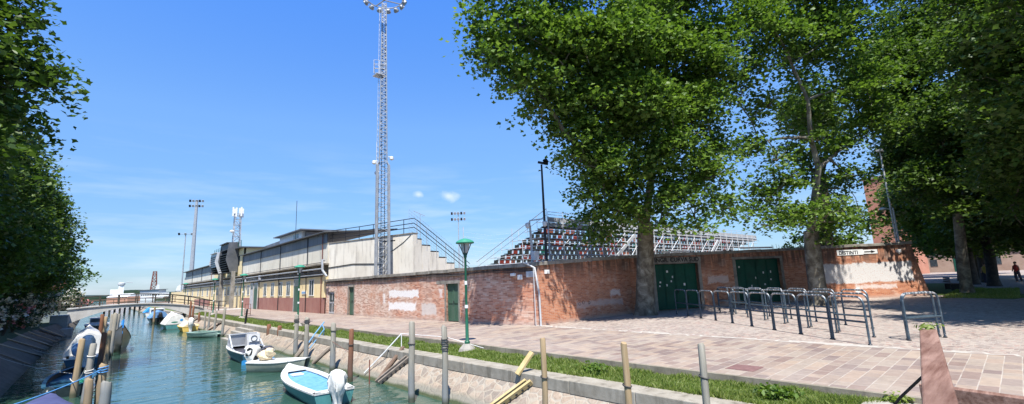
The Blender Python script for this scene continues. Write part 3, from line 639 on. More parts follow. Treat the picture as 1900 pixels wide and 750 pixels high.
# background park trees on the right: dark crowns in depth
bgt = [(47, -2, 12, 'broad dark tree behind the pale leaning trunk'), (56, 2.8, 13, 'dark tree right of the red brick tower in the park'), (52, 1.5, 13, 'tall dark tree over the park path'),
       (63, -1.5, 14, 'far dark tree at the back of the park path'), (68, 4.2, 13, 'far dark tree in the depth of the park, right of the lamp posts'), (40, -7, 12, 'dark tree at the shaded right rim of the park'), (85, 3.5, 14, 'furthest dark tree before the pale park building'), (61, 2.2, 12, 'dark tree in the middle of the park behind the bench'), (76, -4.5, 14, 'dark tree near the right end of the pale park building'), (98, 3.0, 14, 'distant dark tree left of the pale park building'), (70, 3.0, 12, 'slender tree over the walking people')]
bgt += [(30.5, -9, 14, 'park tree just outside the right edge whose shade falls on the cobbles'), (45, -8.5, 14, 'park tree outside the right edge, behind the lawn'), (19, -12, 13, 'park tree beyond the wooden railing, outside the view'), (24, -7.5, 12, 'park tree outside the view, nearest the square'), (36, -6.5, 13, 'park tree outside the view, nearest the lawn')]
for i, (x, y, h, lab) in enumerate(bgt):
    r_ = random.Random(40+i); ms = []
    for k in range(17):
        a = k*2.4; q = r_.uniform(.8, 4.2); ms.append((x+q*math.cos(a), y+q*math.sin(a), 3.9+(h-3.6)*(k+.5)/17, r_.uniform(1.9, 2.7)))
    make_tree('park_tree', lab, (x, y, 0), (x+.2, y, 4.5), [0, 4, 8, 11], ms, .35, M['leaf2'], M['barkd'], dens=9, per=34, rad=.5, lsize=.34, seed=50+i, group='trees of the shaded park', nbr=2)
# left row along the canal
lt = [(-6.9, 22.5, 'first tall dense tree of the left bank row, cut by the frame'), (-6.8, 30, 'second dense tree of the left bank row'), (-6.6, 37.5, 'third dense tree of the left bank row'),
      (-6.1, 45.5, 'fourth dense tree of the left bank row, above the white oleander'), (-5.0, 53.5, 'fifth dense tree of the left bank row, leaning over the canal before the bridge')]
for i, (x, y, lab) in enumerate(lt):
    r_ = random.Random(70+i); ms = []
    H_ = [15.2, 15.5, 15.0, 13.5, 11.8][i]
    for k in range(36):
        tt = (k+.5)/36; z = 2.0+(H_-2.8)*tt; env = 3.7*math.sin(PI*min(1, .30+.62*tt))**.8
        a = k*2.4+i; q = env*r_.uniform(.35, .85)*(.5 if tt < .14 else 1); z += 1.2*(tt < .14); ms.append((x+q*math.cos(a), y+q*math.sin(a)*1.15, z, r_.uniform(1.6, 2.2)))
    if i == 0: ms += [(-2.9, 23.6, 12.5, 0.9), (-3.3, 24.1, 11.9, 1.2), (-2.5, 23.6, 10.8, 0.8), (-2.1, 23.4, 10.2, 0.45), (-3.0, 24.1, 10.5, 1.0), (-2.3, 23.7, 9.8, 0.5), (-3.0, 24.5, 9.1, 0.9), (-2.6, 25.6, 8.7, 0.8), (-3.5, 24.0, 13.5, 1.2)]
    make_tree('canal_tree', lab, (x, y, -.08), (x+.2, y, 3.4), [3, 10, 18, 26, 33], ms, .32, M['leafL'], M['barkd'], dens=11, per=38, rad=.42, lsize=.25, seed=80+i, group='row of dense trees on the left bank', nbr=2)
# ferry-side trees beyond the bridge, left
for (x, y, h, lab) in [(-2.6, 84, 5.5, 'small round tree on the left bank just beyond the bridge'), (-6, 96, 5, 'low tree behind the pink flowers beyond the bridge')]:
    ms = [(x+random.uniform(-1.4, 1.4), y+random.uniform(-1.4, 1.4), random.uniform(2.3, h), random.uniform(1.1, 1.7)) for _ in range(9)]
    make_tree('small_tree', lab, (x, y, 0), (x, y, 1.8), [0, 3, 6], ms, .16, M['leafL'], M['barkd'], dens=9, per=18, lsize=.32, seed=int(y), nbr=2)
# oleanders
def bush(name, label, cat, x, y, z0, R, H_, petals, seed, group=None, leafm='leafs', ls=.17, elong=1.0):
    t = thing(name, label, cat, (x, y, z0), 0, group); r = np.random.default_rng(seed); g = MB()
    for k in range(9):
        a = k*.7; g.tube([(0, 0, -.05), (R*.35*math.cos(a), R*.35*math.sin(a), H_*.45), (R*.6*math.cos(a), R*.6*math.sin(a)*elong, H_*.8)], [.035, .025, .01], 5)
    g.build('stem', M['barkd'], t)
    ms = [(r.uniform(-.5, .5)*R, r.uniform(-.5, .5)*R*elong, H_*(.2+.65*r.random()), R*.55) for _ in range(9)]
    pts, tips = cluster_pts(ms, 22, 22, .2, seed)
    leaf_mesh('foliage', pts, ls, M[leafm], t, seed=seed, shape='blade')
    if petals:
        tp = np.concatenate(tips); tp = tp[r.random(len(tp)) < .45]
        idx = np.repeat(np.arange(len(tp)), 9); pp = tp[idx]+r.normal(size=(len(idx), 3))*.09+np.array([.12, -.12, .05])
        leaf_mesh('blossom', pp, .2, M[petals], t, seed=seed+1, shape='blade', aspect=1.8)
    return t
OG = 'oleanders along the left bank'
bush('oleander', 'white oleander nearest the frame edge under the left trees', 'shrub', -3.95, 43.5, -.1, 1.0, 2.4, 'petal', 201, OG)
bush('oleander', 'red flowering oleander between two white ones', 'shrub', -3.85, 47.0, -.1, .9, 2.1, 'petalp', 202, OG)
bush('oleander', 'large white oleander full of blossom above the plank gangways', 'shrub', -3.75, 50.5, -.1, 1.4, 3.1, 'petal', 203, OG)
bush('oleander', 'leafy oleander with hardly any blossom in the row', 'shrub', -3.9, 54, -.1, 1.2, 2.5, None, 204, OG)
bush('oleander', 'white oleander beside the grey bridge abutment', 'shrub', -3.2, 57.5, .1, 1.3, 3.0, 'petal', 205, OG)
bush('oleander', 'pale pink oleander behind the bridge railing', 'shrub', -2.2, 74, -.1, 1.6, 3.0, 'petal', 206, OG)
bush('oleander', 'deep pink oleander behind the bridge railing', 'shrub', -1.2, 80, -.1, 1.3, 2.3, 'petalp', 207, OG)
bush('oleander', 'mauve flowering bush high behind the bridge end', 'shrub', -4.4, 78, -.1, 2.0, 4.6, 'petalp', 208, OG)
for i, (x, y, R, H_, lab) in enumerate([(37.8, 9.2, 1.4, 5.2, 'bushy young tree above the DISTINTI sign, behind the wall'), (40.5, 8.3, 1.3, 4.7, 'bushy green shrub behind the wall, left of the two lamp posts'), (44.5, 5.9, 1.2, 4.4, 'shrub behind the wall end, right of the lamp posts'), (34.8, 10.6, 1.2, 4.6, 'shrub behind the wall beside the dark trunk')]):
    bush('garden_shrub', lab, 'shrub', x, y, 0, R, H_, None, 220+i, 'shrubs behind the wall', 'leaf1', .24)
# grass blades
def grass(name, n, xr, yr, z, h, seed, mat, pw=1.0):
    r = np.random.default_rng(seed); x = r.uniform(*xr, n); u = r.random(n)**pw; y = yr[0]+(yr[1]-yr[0])*u
    tuft = .25+1.2*(np.sin(x*7+y*2.3)*np.sin(y*3.7+x)*.5+.5)*(.55+.6*np.sin(y*.9+x*2)**2)
    H_ = h*r.uniform(.45, 1.25, n)*tuft; a = r.uniform(0, 2*PI, n); wd = r.uniform(.006, .012, n)*(1+y/16)
    le = r.normal(0, .35, (n, 2))*H_[:, None]; zz = z(x, y)
    V = np.empty((n, 4, 3), np.float32); dx, dy = np.cos(a)*wd, np.sin(a)*wd
    V[:, 0] = np.stack([x-dx, y-dy, zz-.01], 1); V[:, 1] = np.stack([x+dx, y+dy, zz-.01], 1)
    V[:, 2] = np.stack([x+dx*.6+le[:, 0]*.45, y+dy*.6+le[:, 1]*.45, zz+H_*.6], 1); V[:, 3] = np.stack([x+le[:, 0], y+le[:, 1], zz+H_], 1)
    base = (np.arange(n)*4)[:, None]; F = np.concatenate([base+np.array([[0, 1, 2]]), base+np.array([[0, 2, 3]])], 1).astype(np.int32)
    me = bpy.data.meshes.new(name); me.vertices.add(n*4); me.vertices.foreach_set('co', V.reshape(-1)); me.loops.add(n*6); me.loops.foreach_set('vertex_index', F.reshape(-1))
    me.polygons.add(n*2); me.polygons.foreach_set('loop_start', np.arange(0, n*6, 3, dtype=np.int32)); me.update(calc_edges=True)
    at = me.attributes.new('rnd', 'FLOAT', 'FACE'); rv = np.clip(r.normal(.5, .3, n), 0, 1); at.data.foreach_set('value', np.repeat(rv, 2).astype(np.float32))
    me.materials.append(mat); o = bpy.data.objects.new(name, me); C.link(o); return tag(o, name.replace('_', ' ')+' growing thick and bright green along the canal kerb', 'grass', kind='stuff')
grass('verge_grass', 120000, (8.30, 9.30), (1.6, 66), lambda x, y: -.22+.06*(x-8.3), .115, 5, M['grass'], 2.0)
o = grass('park_grass', 14000, (35.2, 47), (0.2, 3.2), lambda x, y: np.full_like(x, .03), .09, 6, M['grass']); o['label'] = 'short grass around the pale leaning plane tree'
# ---------------------------------------------------------------- brick walls
def wall_strip(name, a, b, h0, h1, mat, parent, openings=(), thick=.35, batter=0.):
    """front face from a to b with openings (u0,u1,v1), reveals, back and top; uv in metres"""
    a = Vector(a+(0,)); b = Vector(b+(0,)); d = (b-a); Lg = d.length; d.normalize(); nrm = Vector((-d.y, d.x, 0))  # points into the wall (left of direction)
    nrm = nrm if True else nrm
    g = MB(); g.uv = []
    def H_(u): return h0+(h1-h0)*u/Lg
    def P(u, v, off=0):
        p = a+d*u+nrm*(off+batter*v); return (p.x, p.y, v)
    def quad(c):
        b_ = len(g.v)
        for (u, v, off) in c: g.v.append(P(u, v, off)); g.uv.append((u+off, v))
        g.f.append(tuple(range(b_, b_+len(c))))
    cuts = sorted({0, Lg}|{o[0] for o in openings}|{o[1] for o in openings})
    for u0, u1 in zip(cuts[:-1], cuts[1:]):
        op = [o for o in openings if o[0] <= u0+1e-6 and o[1] >= u1-1e-6]
        if op:
            v = op[0][2]; quad([(u0, v, 0), (u1, v, 0), (u1, H_(u1), 0), (u0, H_(u0), 0)])
            quad([(u0, 0, 0), (u0, 0, .25), (u0, v, .25), (u0, v, 0)]); quad([(u1, 0, 0), (u1, v, 0), (u1, v, .25), (u1, 0, .25)]); quad([(u0, v, 0), (u0, v, .25), (u1, v, .25), (u1, v, 0)])
        else: quad([(u0, -.1, 0), (u1, -.1, 0), (u1, H_(u1), 0), (u0, H_(u0), 0)])
    quad([(0, -.1, thick), (0, h0, thick), (Lg, h1, thick), (Lg, -.1, thick)])
    quad([(0, -.1, 0), (0, h0, 0), (0, h0, thick), (0, -.1, thick)]); quad([(Lg, -.1, 0), (Lg, -.1, thick), (Lg, h1, thick), (Lg, h1, 0)])
    quad([(0, h0, 0), (Lg, h1, 0), (Lg, h1, thick), (0, h0, thick)])
    me_o = g.build(name, mat, parent)
    return me_o, P
def coping(P, Lg, h0, h1, parent, over=.10, th=.17, thick=.35, seed=0, nm='coping'):
    g = MB(); rr = random.Random(seed); u = 0
    vs = []
    while u < Lg-.01:
        e = min(Lg, u+rr.uniform(.9, 1.5)); dz = rr.uniform(-.012, .012); o1 = rr.uniform(-.02, .02)
        q = []
        for (uu, hh) in ((u, h0+(h1-h0)*u/Lg), (e-.01, h0+(h1-h0)*e/Lg)):
            for off in (-over+o1, thick+.05):
                for v in (hh+dz, hh+th+dz):
                    p = P(uu, hh, off); q.append((p[0], p[1], v))
        g.add(q, [(0, 1, 3, 2), (4, 6, 7, 5), (0, 4, 5, 1), (2, 3, 7, 6), (1, 5, 7, 3), (0, 2, 6, 4)]); u = e
    return g.build(nm, M['coping'], parent, bevel=.012)
WA, WB, WC = (13.85, 37.5), (13.95, 18.0), (14.65, 14.4)
S1, S2, S3, S4, S5 = (14.65, 14.4), (21.5, 14.2), (32.4, 9.8), (38.2, 4.4), (60, 11)
def dist(a, b): return math.hypot(a[0]-b[0], a[1]-b[1])
wl_ = thing('brick_wall', 'long red brick stadium wall facing the canal walk, patched with white paint', 'wall', (0, 0, 0))
LA = dist(WA, WB)
doorL = [(.42, 1.72, 1.72, 'grey'), (4.35, 5.25, 2.0, 'green'), (16.85, 17.95, 1.96, 'green')]
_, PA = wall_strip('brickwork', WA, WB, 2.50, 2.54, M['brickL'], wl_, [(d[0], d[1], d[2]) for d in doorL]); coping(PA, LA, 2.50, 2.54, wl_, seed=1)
# second stretch to the corner continues the same wall uv
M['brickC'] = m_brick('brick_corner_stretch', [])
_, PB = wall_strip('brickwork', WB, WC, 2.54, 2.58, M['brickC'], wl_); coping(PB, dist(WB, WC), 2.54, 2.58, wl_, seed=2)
def leafdoor(P, u0, u1, h, mat, parent, nm='door', leaves=2, off=.12, handle=True):
    g = MB(); n = leaves; w_ = (u1-u0-.03)/n
    def bx(a_, b_, v0, v1, o0, o1):
        q = [P(u, v, o) for u in (a_, b_) for v in (v0, v1) for o in (o0, o1)]
        q = [(p[0], p[1], p[2]) for p in q]; g.add(q, [(0, 1, 3, 2), (4, 6, 7, 5), (0, 4, 5, 1), (2, 3, 7, 6), (1, 5, 7, 3), (0, 2, 6, 4)])
    for i in range(n):
        a_ = u0+.015+i*w_+.008; b_ = a_+w_-.016
        bx(a_, b_, .04, h-.02, off, off+.05)
        for (v0, v1) in ((.04, .14), (h*.48, h*.48+.08), (h-.12, h-.02)): bx(a_, b_, v0, v1, off-.025, off-.002)
        bx(a_, a_+.05, .14, h-.12, off-.025, off-.002); bx(b_-.05, b_, .14, h-.12, off-.025, off-.002)
    o = g.build(nm, mat, parent)
    if handle:
        g = MB(); p = P((u0+u1)/2+.06, 1.0, off-.06); g.cbox(p, (.03, .03, .14)); g.build('handle', M['dark'], o)
    return o
for (u0, u1, h, kind) in doorL:
    if kind == 'green':
        leafdoor(PA, u0, u1, h, M['dgreen'], wl_)
        g = MB(); g.v = []
        for (a_, b_, v0, v1) in [(u0-.14, u0, 0, h), (u1, u1+.12, 0, h), (u0-.9 if u0 > 10 else u0-.14, u1+.15, h, h+.16)]:
            q = [PA(u, v, o) for u in (a_, b_) for v in (v0, v1) for o in (-.012, .2)]
            g.add(q, [(0, 1, 3, 2), (4, 6, 7, 5), (0, 4, 5, 1), (2, 3, 7, 6), (1, 5, 7, 3), (0, 2, 6, 4)])
        g.build('door_surround', M['coping'], wl_)
    else:
        o = leafdoor(PA, u0, u1, h, M['pgrey'], wl_, leaves=2)
        g = MB()
        for k in range(2):
            for (v0, v1) in ((.2, .78), (.95, 1.55)):
                a_ = u0+.12+k*.62; q = [PA(u, v, oo) for u in (a_, a_+.42) for v in (v0, v1) for oo in (.085, .1)]
                g.add(q, [(0, 1, 3, 2), (4, 6, 7, 5), (0, 4, 5, 1), (2, 3, 7, 6), (1, 5, 7, 3), (0, 2, 6, 4)])
        g.build('pane', M['glass'], o)
# cable bundle under the coping
g = MB(); rr = random.Random(5)
for k in range(3):
    pts = [PA(u, 2.44-.03*k+.035*math.sin(u*.9+k)+rr.uniform(-.01, .01), -.04-.015*k) for u in np.arange(0, LA, .7)]
    pts += [PB(u, 2.46-.03*k+.04*math.sin(u*.9+k), -.04-.015*k) for u in np.arange(0, dist(WB, WC), .6)]
    g.tube(pts, .016, 5)
g.build('cable', M['roped'], wl_)
# --- the square side
wr = thing('brick_wall', 'weathered brick wall with two green gates behind the queue hoops', 'wall', (0, 0, 0))
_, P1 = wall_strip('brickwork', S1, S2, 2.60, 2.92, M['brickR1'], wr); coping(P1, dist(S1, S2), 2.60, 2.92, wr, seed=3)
G1 = (1.65, 4.65, 2.55); G2 = (7.5, 11.15, 2.68)
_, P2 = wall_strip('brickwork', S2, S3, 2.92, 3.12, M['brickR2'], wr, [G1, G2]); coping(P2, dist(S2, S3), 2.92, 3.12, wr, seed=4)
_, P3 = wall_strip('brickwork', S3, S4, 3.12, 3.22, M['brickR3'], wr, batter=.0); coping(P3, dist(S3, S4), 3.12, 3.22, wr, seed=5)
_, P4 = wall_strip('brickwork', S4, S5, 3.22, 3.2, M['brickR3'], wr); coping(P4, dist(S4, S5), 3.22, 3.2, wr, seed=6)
def wbox(g, P, u0, u1, v0, v1, o0, o1):
    q = [P(u, v, o) for u in (u0, u1) for v in (v0, v1) for o in (o0, o1)]
    g.add(q, [(0, 1, 3, 2), (4, 6, 7, 5), (0, 4, 5, 1), (2, 3, 7, 6), (1, 5, 7, 3), (0, 2, 6, 4)]); return g
# buttress of the wall end
g = MB()
for k in range(2):
    d3 = Vector((S4[0]-S3[0], S4[1]-S3[1], 0)).normalized()
b0 = P3(dist(S3, S4), 0, 0)
g.add([P3(7.92, 0, -.02), P3(8.55, 0, -.02), P3(7.92, 3.1, -.02), P3(7.92, 0, .38), P3(8.55, 0, .38), P3(7.92, 3.1, .38)], [(0, 1, 2), (3, 5, 4), (0, 3, 4, 1), (1, 4, 5, 2), (0, 2, 5, 3)])
g.uv = [(7.9, 0), (8.5, 0), (7.9, 3.1), (8.3, 0), (8.9, 0), (8.3, 3.1)]
g.build('buttress', M['brickR1'], wr)
for (u0, u1, h, lab) in [G1+('dark shaded green gate',), G2+('bright green gate',)]:
    o = leafdoor(P2, u0, u1, h, M['ggreen'], wr, nm='gate', leaves=4, off=.2)
    o['label'] = lab
    g = MB(); rr = random.Random(int(u0*10))
    for _ in range(7):
        uu = rr.uniform(u0+.3, u1-.4); vv = rr.uniform(.9, 2.2); wbox(g, P2, uu, uu+rr.uniform(.05, .14), vv, vv+rr.uniform(.07, .14), .168, .174)
    g.build('sticker', M['white'], o)
    g = MB(); wbox(g, P2, u0-.22, u0, 0, h, -.02, .2); wbox(g, P2, u1, u1+.22, 0, h, -.02, .2); g.build('jamb', M['coping'], wr)
    g = MB(); wbox(g, P2, u0-.22, u1+.22, h, h+(.34 if u0 < 5 else .14), -.022, .2); lin = g.build('lintel', M['coping'], wr)
    g = MB(); wbox(g, P2, u0+.4, u1-.6, h+.62, h+.72, -.14, -.10); g.build('light_tube', M['white'], wr)
def text(s_, P, u, v, size, mat, parent, off=-.03, yaw=None, ext=.004):
    cu = bpy.data.curves.new('lettering', 'FONT'); cu.body = s_; cu.size = size; cu.extrude = ext; cu.offset = size*.02
    tmp = bpy.data.objects.new('tmp', cu); C.link(tmp); bpy.context.view_layer.update()
    me = bpy.data.meshes.new_from_object(tmp.evaluated_get(bpy.context.evaluated_depsgraph_get())); bpy.data.objects.remove(tmp)
    me.materials.clear(); me.materials.append(mat); o = bpy.data.objects.new('lettering', me); C.link(o)
    a_ = Vector(P(u, v, off)); b_ = Vector(P(u+1, v, off)); d = (b_-a_).normalized(); n = Vector((-d.y, d.x, 0)); up = Vector((0, 0, 1))
    mt = Matrix.Identity(4)
    for i in range(3): mt[i][0] = d[i]; mt[i][1] = up[i]; mt[i][2] = -n[i]; mt[i][3] = a_[i]
    o.matrix_world = mt; o.parent = parent; o.matrix_parent_inverse = parent.matrix_world.inverted() if parent else Matrix.Identity(4)
    return o
sg = thing('gate_sign', 'long weathered stone sign reading INGR. CURVA SUD over the shaded gate', 'sign')
g = MB(); wbox(g, P2, 1.45, 4.87, 2.60, 2.90, -.052, -.024); g.build('board', M['coping'], sg)
tx = text('INGR. CURVA SUD', P2, 1.62, 2.655, .33, M['black'], sg, -.056); tx.matrix_world = tx.matrix_world @ Matrix.Diagonal((1.13, 1, 1, 1))
sg = thing('direction_sign', 'white sign reading DISTINTI with a black arrow on the painted wall', 'sign')
g = MB(); wbox(g, P3, 3.2, 4.85, 2.68, 3.02, -.03, -.003); wbox(g, P3, 4.85, 5.75, 2.72, 2.98, -.028, -.003); g.build('board', M['white'], sg)
tx = text('DISTINTI', P3, 3.3, 2.735, .31, M['black'], sg, -.034)
g = MB(); wbox(g, P3, 4.92, 5.35, 2.82, 2.88, -.036, -.030)
g.add([P3(5.35, 2.76, -.036), P3(5.35, 2.94, -.036), P3(5.62, 2.85, -.036), P3(5.35, 2.76, -.030), P3(5.35, 2.94, -.030), P3(5.62, 2.85, -.030)], [(0, 1, 2), (3, 5, 4), (0, 3, 4, 1), (1, 4, 5, 2), (2, 5, 3, 0)])
g.build('arrow', M['black'], sg)
t = thing('wall_box', 'small grey alarm box on the wall right of the DISTINTI sign', 'box'); g = MB(); wbox(g, P3, 6.9, 7.2, 2.72, 2.92, -.1, -.003); g.build('casing', M['pgrey'], t, bevel=.01); g = MB(); wbox(g, P3, 7.0, 7.1, 2.66, 2.715, -.07, -.03); g.build('siren', M['white'], t)
# graffiti scribbles
g = MB(); rr = random.Random(9)
for (u0, v0, sc_) in [(.75, 1.6, .12), (1.0, 1.62, .12), (1.2, 1.45, .1), (.8, 1.05, .08), (2.6, .75, .09), (2.9, .8, .1), (3.3, .78, .09)]:
    pts = []
    for k in range(9): a = k*1.1+u0*3; pts.append(P1(u0+sc_*math.cos(a)*rr.uniform(.5, 1.2), v0+sc_*math.sin(a)*rr.uniform(.5, 1.2), -.004))
    g.tube(pts, .007, 4)
g.build('graffiti', M['dark'], wr)
# drainpipe, cctv and boxes at the corner
g = MB(); g.tube([(14.52, 14.28, 0), (14.52, 14.28, .3), (14.50, 14.27, 1.4), (14.42, 14.40, 2.5), (14.3, 14.9, 2.75)], .045, 10); g.tube([(14.36, 14.42, .0), (14.36, 14.42, 2.5)], .02, 6)
tag(g.build('drainpipe', M['pgrey'], smooth=True), 'pale drainpipe running down the corner of the brick wall', 'pipe')
for i, (u, v, lab) in enumerate([(2.35, 2.28, 'white security camera on the canal wall just left of the corner'), (2.75, 2.12, 'small white floodlight below the wall camera')]):
    t = thing('security_camera' if i == 0 else 'floodlight', lab, 'camera' if i == 0 else 'floodlight'); p = PB(u, v, -.16); p2 = PB(u, v+.08, -.02)
    g = MB(); g.tube([p2, p], .018, 6); g.build('bracket', M['pgrey'], t)
    g = MB(); g.cbox((p[0], p[1]-.02, p[2]-.03), (.14, .26, .13)) if i == 0 else g.cbox(p, (.06, .3, .22)); g.build('housing', M['white'], t, bevel=.02)
t = thing('junction_box', 'pale junction box under the coping beside the drainpipe', 'box'); g = MB(); wbox(g, PB, 3.05, 3.5, 2.1, 2.36, -.1, -.003); g.build('casing', M['steelw'], t, bevel=.01); g = MB(); wbox(g, PB, 3.2, 3.35, 2.15, 2.3, -.112, -.101); g.build('lid', M['pgrey'], t)
t = thing('junction_box', 'white junction box on the square side of the wall corner', 'box'); g = MB(); wbox(g, P1, .35, .6, 2.22, 2.4, -.1, -.003); g.build('casing', M['white'], t, bevel=.01); g = MB(); wbox(g, P1, .42, .52, 2.26, 2.34, -.112, -.101); g.build('lid', M['pgrey'], t)
t = thing('camera_pole', 'grey pole with a cross arm and two dome cameras behind the wall corner', 'camera pole', (14.78, 14.86, 0))
g = MB(); g.tube([(0, 0, 0), (-.02, 0, 3.6), (-.12, -.05, 4.45)], [.07, .06, .045], 8); g.tube([(-.12, -.05, 4.45), (-.2, -.13, 4.66), (.24, -.56, 4.72)], .03, 6); g.tube([(-.12, -.05, 4.3), (-.2, -.13, 4.66)], .03, 6); g.build('pole', M['steel'], t, smooth=True)
g = MB(); g.cbox((.05, -.12, 3.05), (.3, .22, .42)); g.build('cabinet', M['steelw'], t, bevel=.015)
for (dx, dy, dz) in [(-.3, -.08, 4.5), (.28, -.62, 4.55)]:
    g = MB(); g.lathe((dx, dy, dz-.12), [(.02, -.08), (.09, -.04), (.11, .04), (.11, .14), (.05, .18)], 12); g.build('dome_camera', M['steelw'], t, smooth=True)
g = MB(); g.tube([(.55, -.05, 2.7), (.35, -.2, 2.9), (.1, -.1, 3.0)], .02, 5); g.build('cable', M['black'], t)
t = thing('tall_lamp', 'tall thin dark pole with a floodlight, behind the wall corner', 'lamp post', (15.62, 14.78, 0))
g = MB(); g.tube([(0, 0, 0), (0, 0, 4), (-.05, -.05, 7.45)], [.075, .065, .045], 10); g.build('pole', M['dark'], t, smooth=True)
g = MB(); g.cbox((-.05, -.15, 7.5), (.32, .42, .12), Matrix.Rotation(.35, 3, 'X')); g.cbox((.12, -.18, 7.62), (.22, .22, .12), Matrix.Rotation(.7, 3, 'Y')); g.build('floodlight_head', M['black'], t, bevel=.02)
for i, (x, y, hh, hx, lab) in enumerate([(39.0, 5.15, 9.6, .5, 'taller silver lamp post leaning over the end of the wall'), (39.55, 5.1, 5.75, 1, 'shorter silver lamp post with a white globe head')]):
    t = thing('park_lamp', lab, 'lamp post', (x, y, 0)); g = MB(); g.tube([(0, 0, 0), (0, 0, hh)], [.07, .045], 10); g.build('pole', M['steelw'], t, smooth=True)
    g = MB()
    if i == 0: g.cbox((-.1, 0, hh+.05), (.55, .35, .12))
    else: g.lathe((-.3, .5, hh-.05), [(.05, -.06), (.2, -.02), (.2, .06), (.06, .12)], 14); g.tube([(0, 0, hh-.1), (-.3, .5, hh)], .03, 6)
    g.build('lamp_head', M['white'] if i else M['steel'], t, smooth=False)
# ---------------------------------------------------------------- green street lamps
def street_lamp():
    t = thing('street_lamp', 'green street lamp with wide hood on a stone foot in the grass strip', 'street lamp', (9.05, 12.25, -.18), 0, 'green lamps along the canal walk')
    g = MB(); g.lathe((0, 0, 0), [(.30, 0), (.26, .1), (.16, .2), (.13, .24)], 7); g.build('foot', M['stone'], t)
    g = MB(); g.lathe((0, 0, .22), [(.09, 0), (.09, .08), (.055, .12), (.05, .9), (.042, .95), (.038, 2.75), (.055, 2.78), (.055, 2.9), (.03, 2.95)], 12); g.build('post', M['lgreen'], t, smooth=True)
    for k in range(4):
        a = PI/4+k*PI/2; g = MB(); c, s_ = math.cos(a), math.sin(a); g.tube([(.04*c, .04*s_, 3.05), (.10*c, .10*s_, 3.2), (.22*c, .22*s_, 3.48)], .016, 6); g.build('bracket', M['dark'], t)
    g = MB(); g.lathe((0, 0, 3.12), [(.04, 0), (.10, .06), (.16, .34), (.16, .36)], 12); g.build('lens', M['pgrey'], t, smooth=True)
    g = MB(); g.lathe((0, 0, 3.48), [(.30, -.03), (.31, .0), (.27, .05), (.17, .10), (.06, .135), (.01, .14)], 24); g.build('hood', M['lhood'], t, smooth=True)
    g = MB(); g.lathe((0, 0, 1.35), [(.058, 0), (.058, .1)], 12); g.lathe((0, 0, 2.1), [(.046, 0), (.046, .12)], 12); g.build('sticker', M['white'], t)
    return t
l0 = street_lamp()
dup(l0, (9.05, 28.8, -.18), None, 'green street lamp in front of the maroon wall base and blue notice')
dup(l0, (9.05, 42.5, -.18), None, 'green street lamp beside the nearest red metal frame')
dup(l0, (9.05, 54.5, -.18), None, 'green street lamp by the far red frame and metal staircase')
dup(l0, (9.05, 74, -.18), None, 'farthest green street lamp beyond the bridge end')
# ---------------------------------------------------------------- queue hoops
def hoop():
    t = thing('queue_hoop', 'x', 'barrier', (0, 0, 0), 0, 'grey steel queue hoops before the gates')
    r = .028; h = 1.2; w_ = .60; cr_ = .2
    g = MB(); pts = [(-w_, 0, 0), (-w_, 0, h-cr_)]
    for k in range(1, 6): a = PI/2*k/6; pts.append((-w_+cr_-cr_*math.cos(a), 0, h-cr_+cr_*math.sin(a)))
    pts += [(-w_+cr_, 0, h), (w_-cr_, 0, h)]
    for k in range(1, 6): a = PI/2*k/6; pts.append((w_-cr_+cr_*math.sin(a), 0, h-cr_+cr_*math.cos(a)))
    pts += [(w_, 0, h-cr_), (w_, 0, 0)]
    g.tube(pts, r, 8); g.build('frame', M['hoop'], t, smooth=True)
    g = MB(); g.tube([(-w_+.02, 0, .56), (w_-.02, 0, .56)], .027, 8); g.build('mid_rail', M['hoop'], t, smooth=True)
    for s_ in (-1, 1): g = MB(); g.lathe((s_*w_, 0, 0), [(.05, 0), (.05, .012), (.035, .03)], 8); g.build('foot', M['dark'], t)
    return t
h0 = hoop(); used = False
def put_hoop(x, y, rz, lab):
    global used
    if not used: used = True; h0.location = (x, y, .002); h0.rotation_euler = (0, 0, rz); h0['label'] = lab; return
    dup(h0, (x, y, .002), rz, lab)
RA = math.atan2(.79, .61); dx, dy = .612, .790
names = ['nearest', 'second', 'third', 'fourth', 'fifth', 'sixth', 'seventh', 'eighth', 'ninth', 'tenth']
p = [14.72, 2.82]
for i in range(9):
    c_ = (p[0]+dx*(.62+1.27*i), p[1]+dy*(.62+1.27*i)); put_hoop(c_[0], c_[1], RA, names[i]+' queue hoop of the front row, counted from the wooden rail end')
R2 = [((16.38, 3.07), (17.61, 4.07)), ((18.0, 5.02), (19.28, 6.06)), ((19.6, 6.9), (20.88, 8.03)), ((21.2, 8.7), (22.0, 9.7))]
R2 = [(16.75+.79*1.32*i*.98, 3.55+1.04*i) for i in range(7)]
for i, (x, y) in enumerate(R2): put_hoop(x, y, RA+.1, names[i]+' queue hoop of the middle row, just behind the front row')
R3 = [(19.1+.82*i, 3.9+1.09*i) for i in range(7)]
for i, (x, y) in enumerate(R3): put_hoop(x, y, RA-.08, names[i]+' queue hoop of the rear row, closest to the gates')
put_hoop(16.62, 1.93, math.atan2(-.6, 1.0), 'front one of the pair of hoops standing apart beside the wooden rail')
put_hoop(16.80, 2.02, math.atan2(-.52, 1.05), 'rear one of the pair of hoops standing apart beside the wooden rail')
# red metal frames on the walk
def red_frame(x, y, lab):
    t = thing('bike_frame', lab, 'metal frame', (x, y, 0), .25, 'rusty red frames on the canal walk'); g = MB()
    for s_ in (-.45, .45): g.tube([(0, s_, 0), (0, s_, .95)], .025, 6)
    g.build('post', M['rust'], t); g = MB()
    for z in (.15, .55, .93): g.tube([(0, -.45, z), (0, .45, z)], .022, 6)
    g.build('crossbar', M['rust'], t)
red_frame(9.9, 44.5, 'rusty red metal frame standing on the walk before the maroon base'); red_frame(10.1, 60.5, 'rusty red metal frame standing at the bridge end'); red_frame(10.1, 63.0, 'second rusty red frame just past the bridge end')
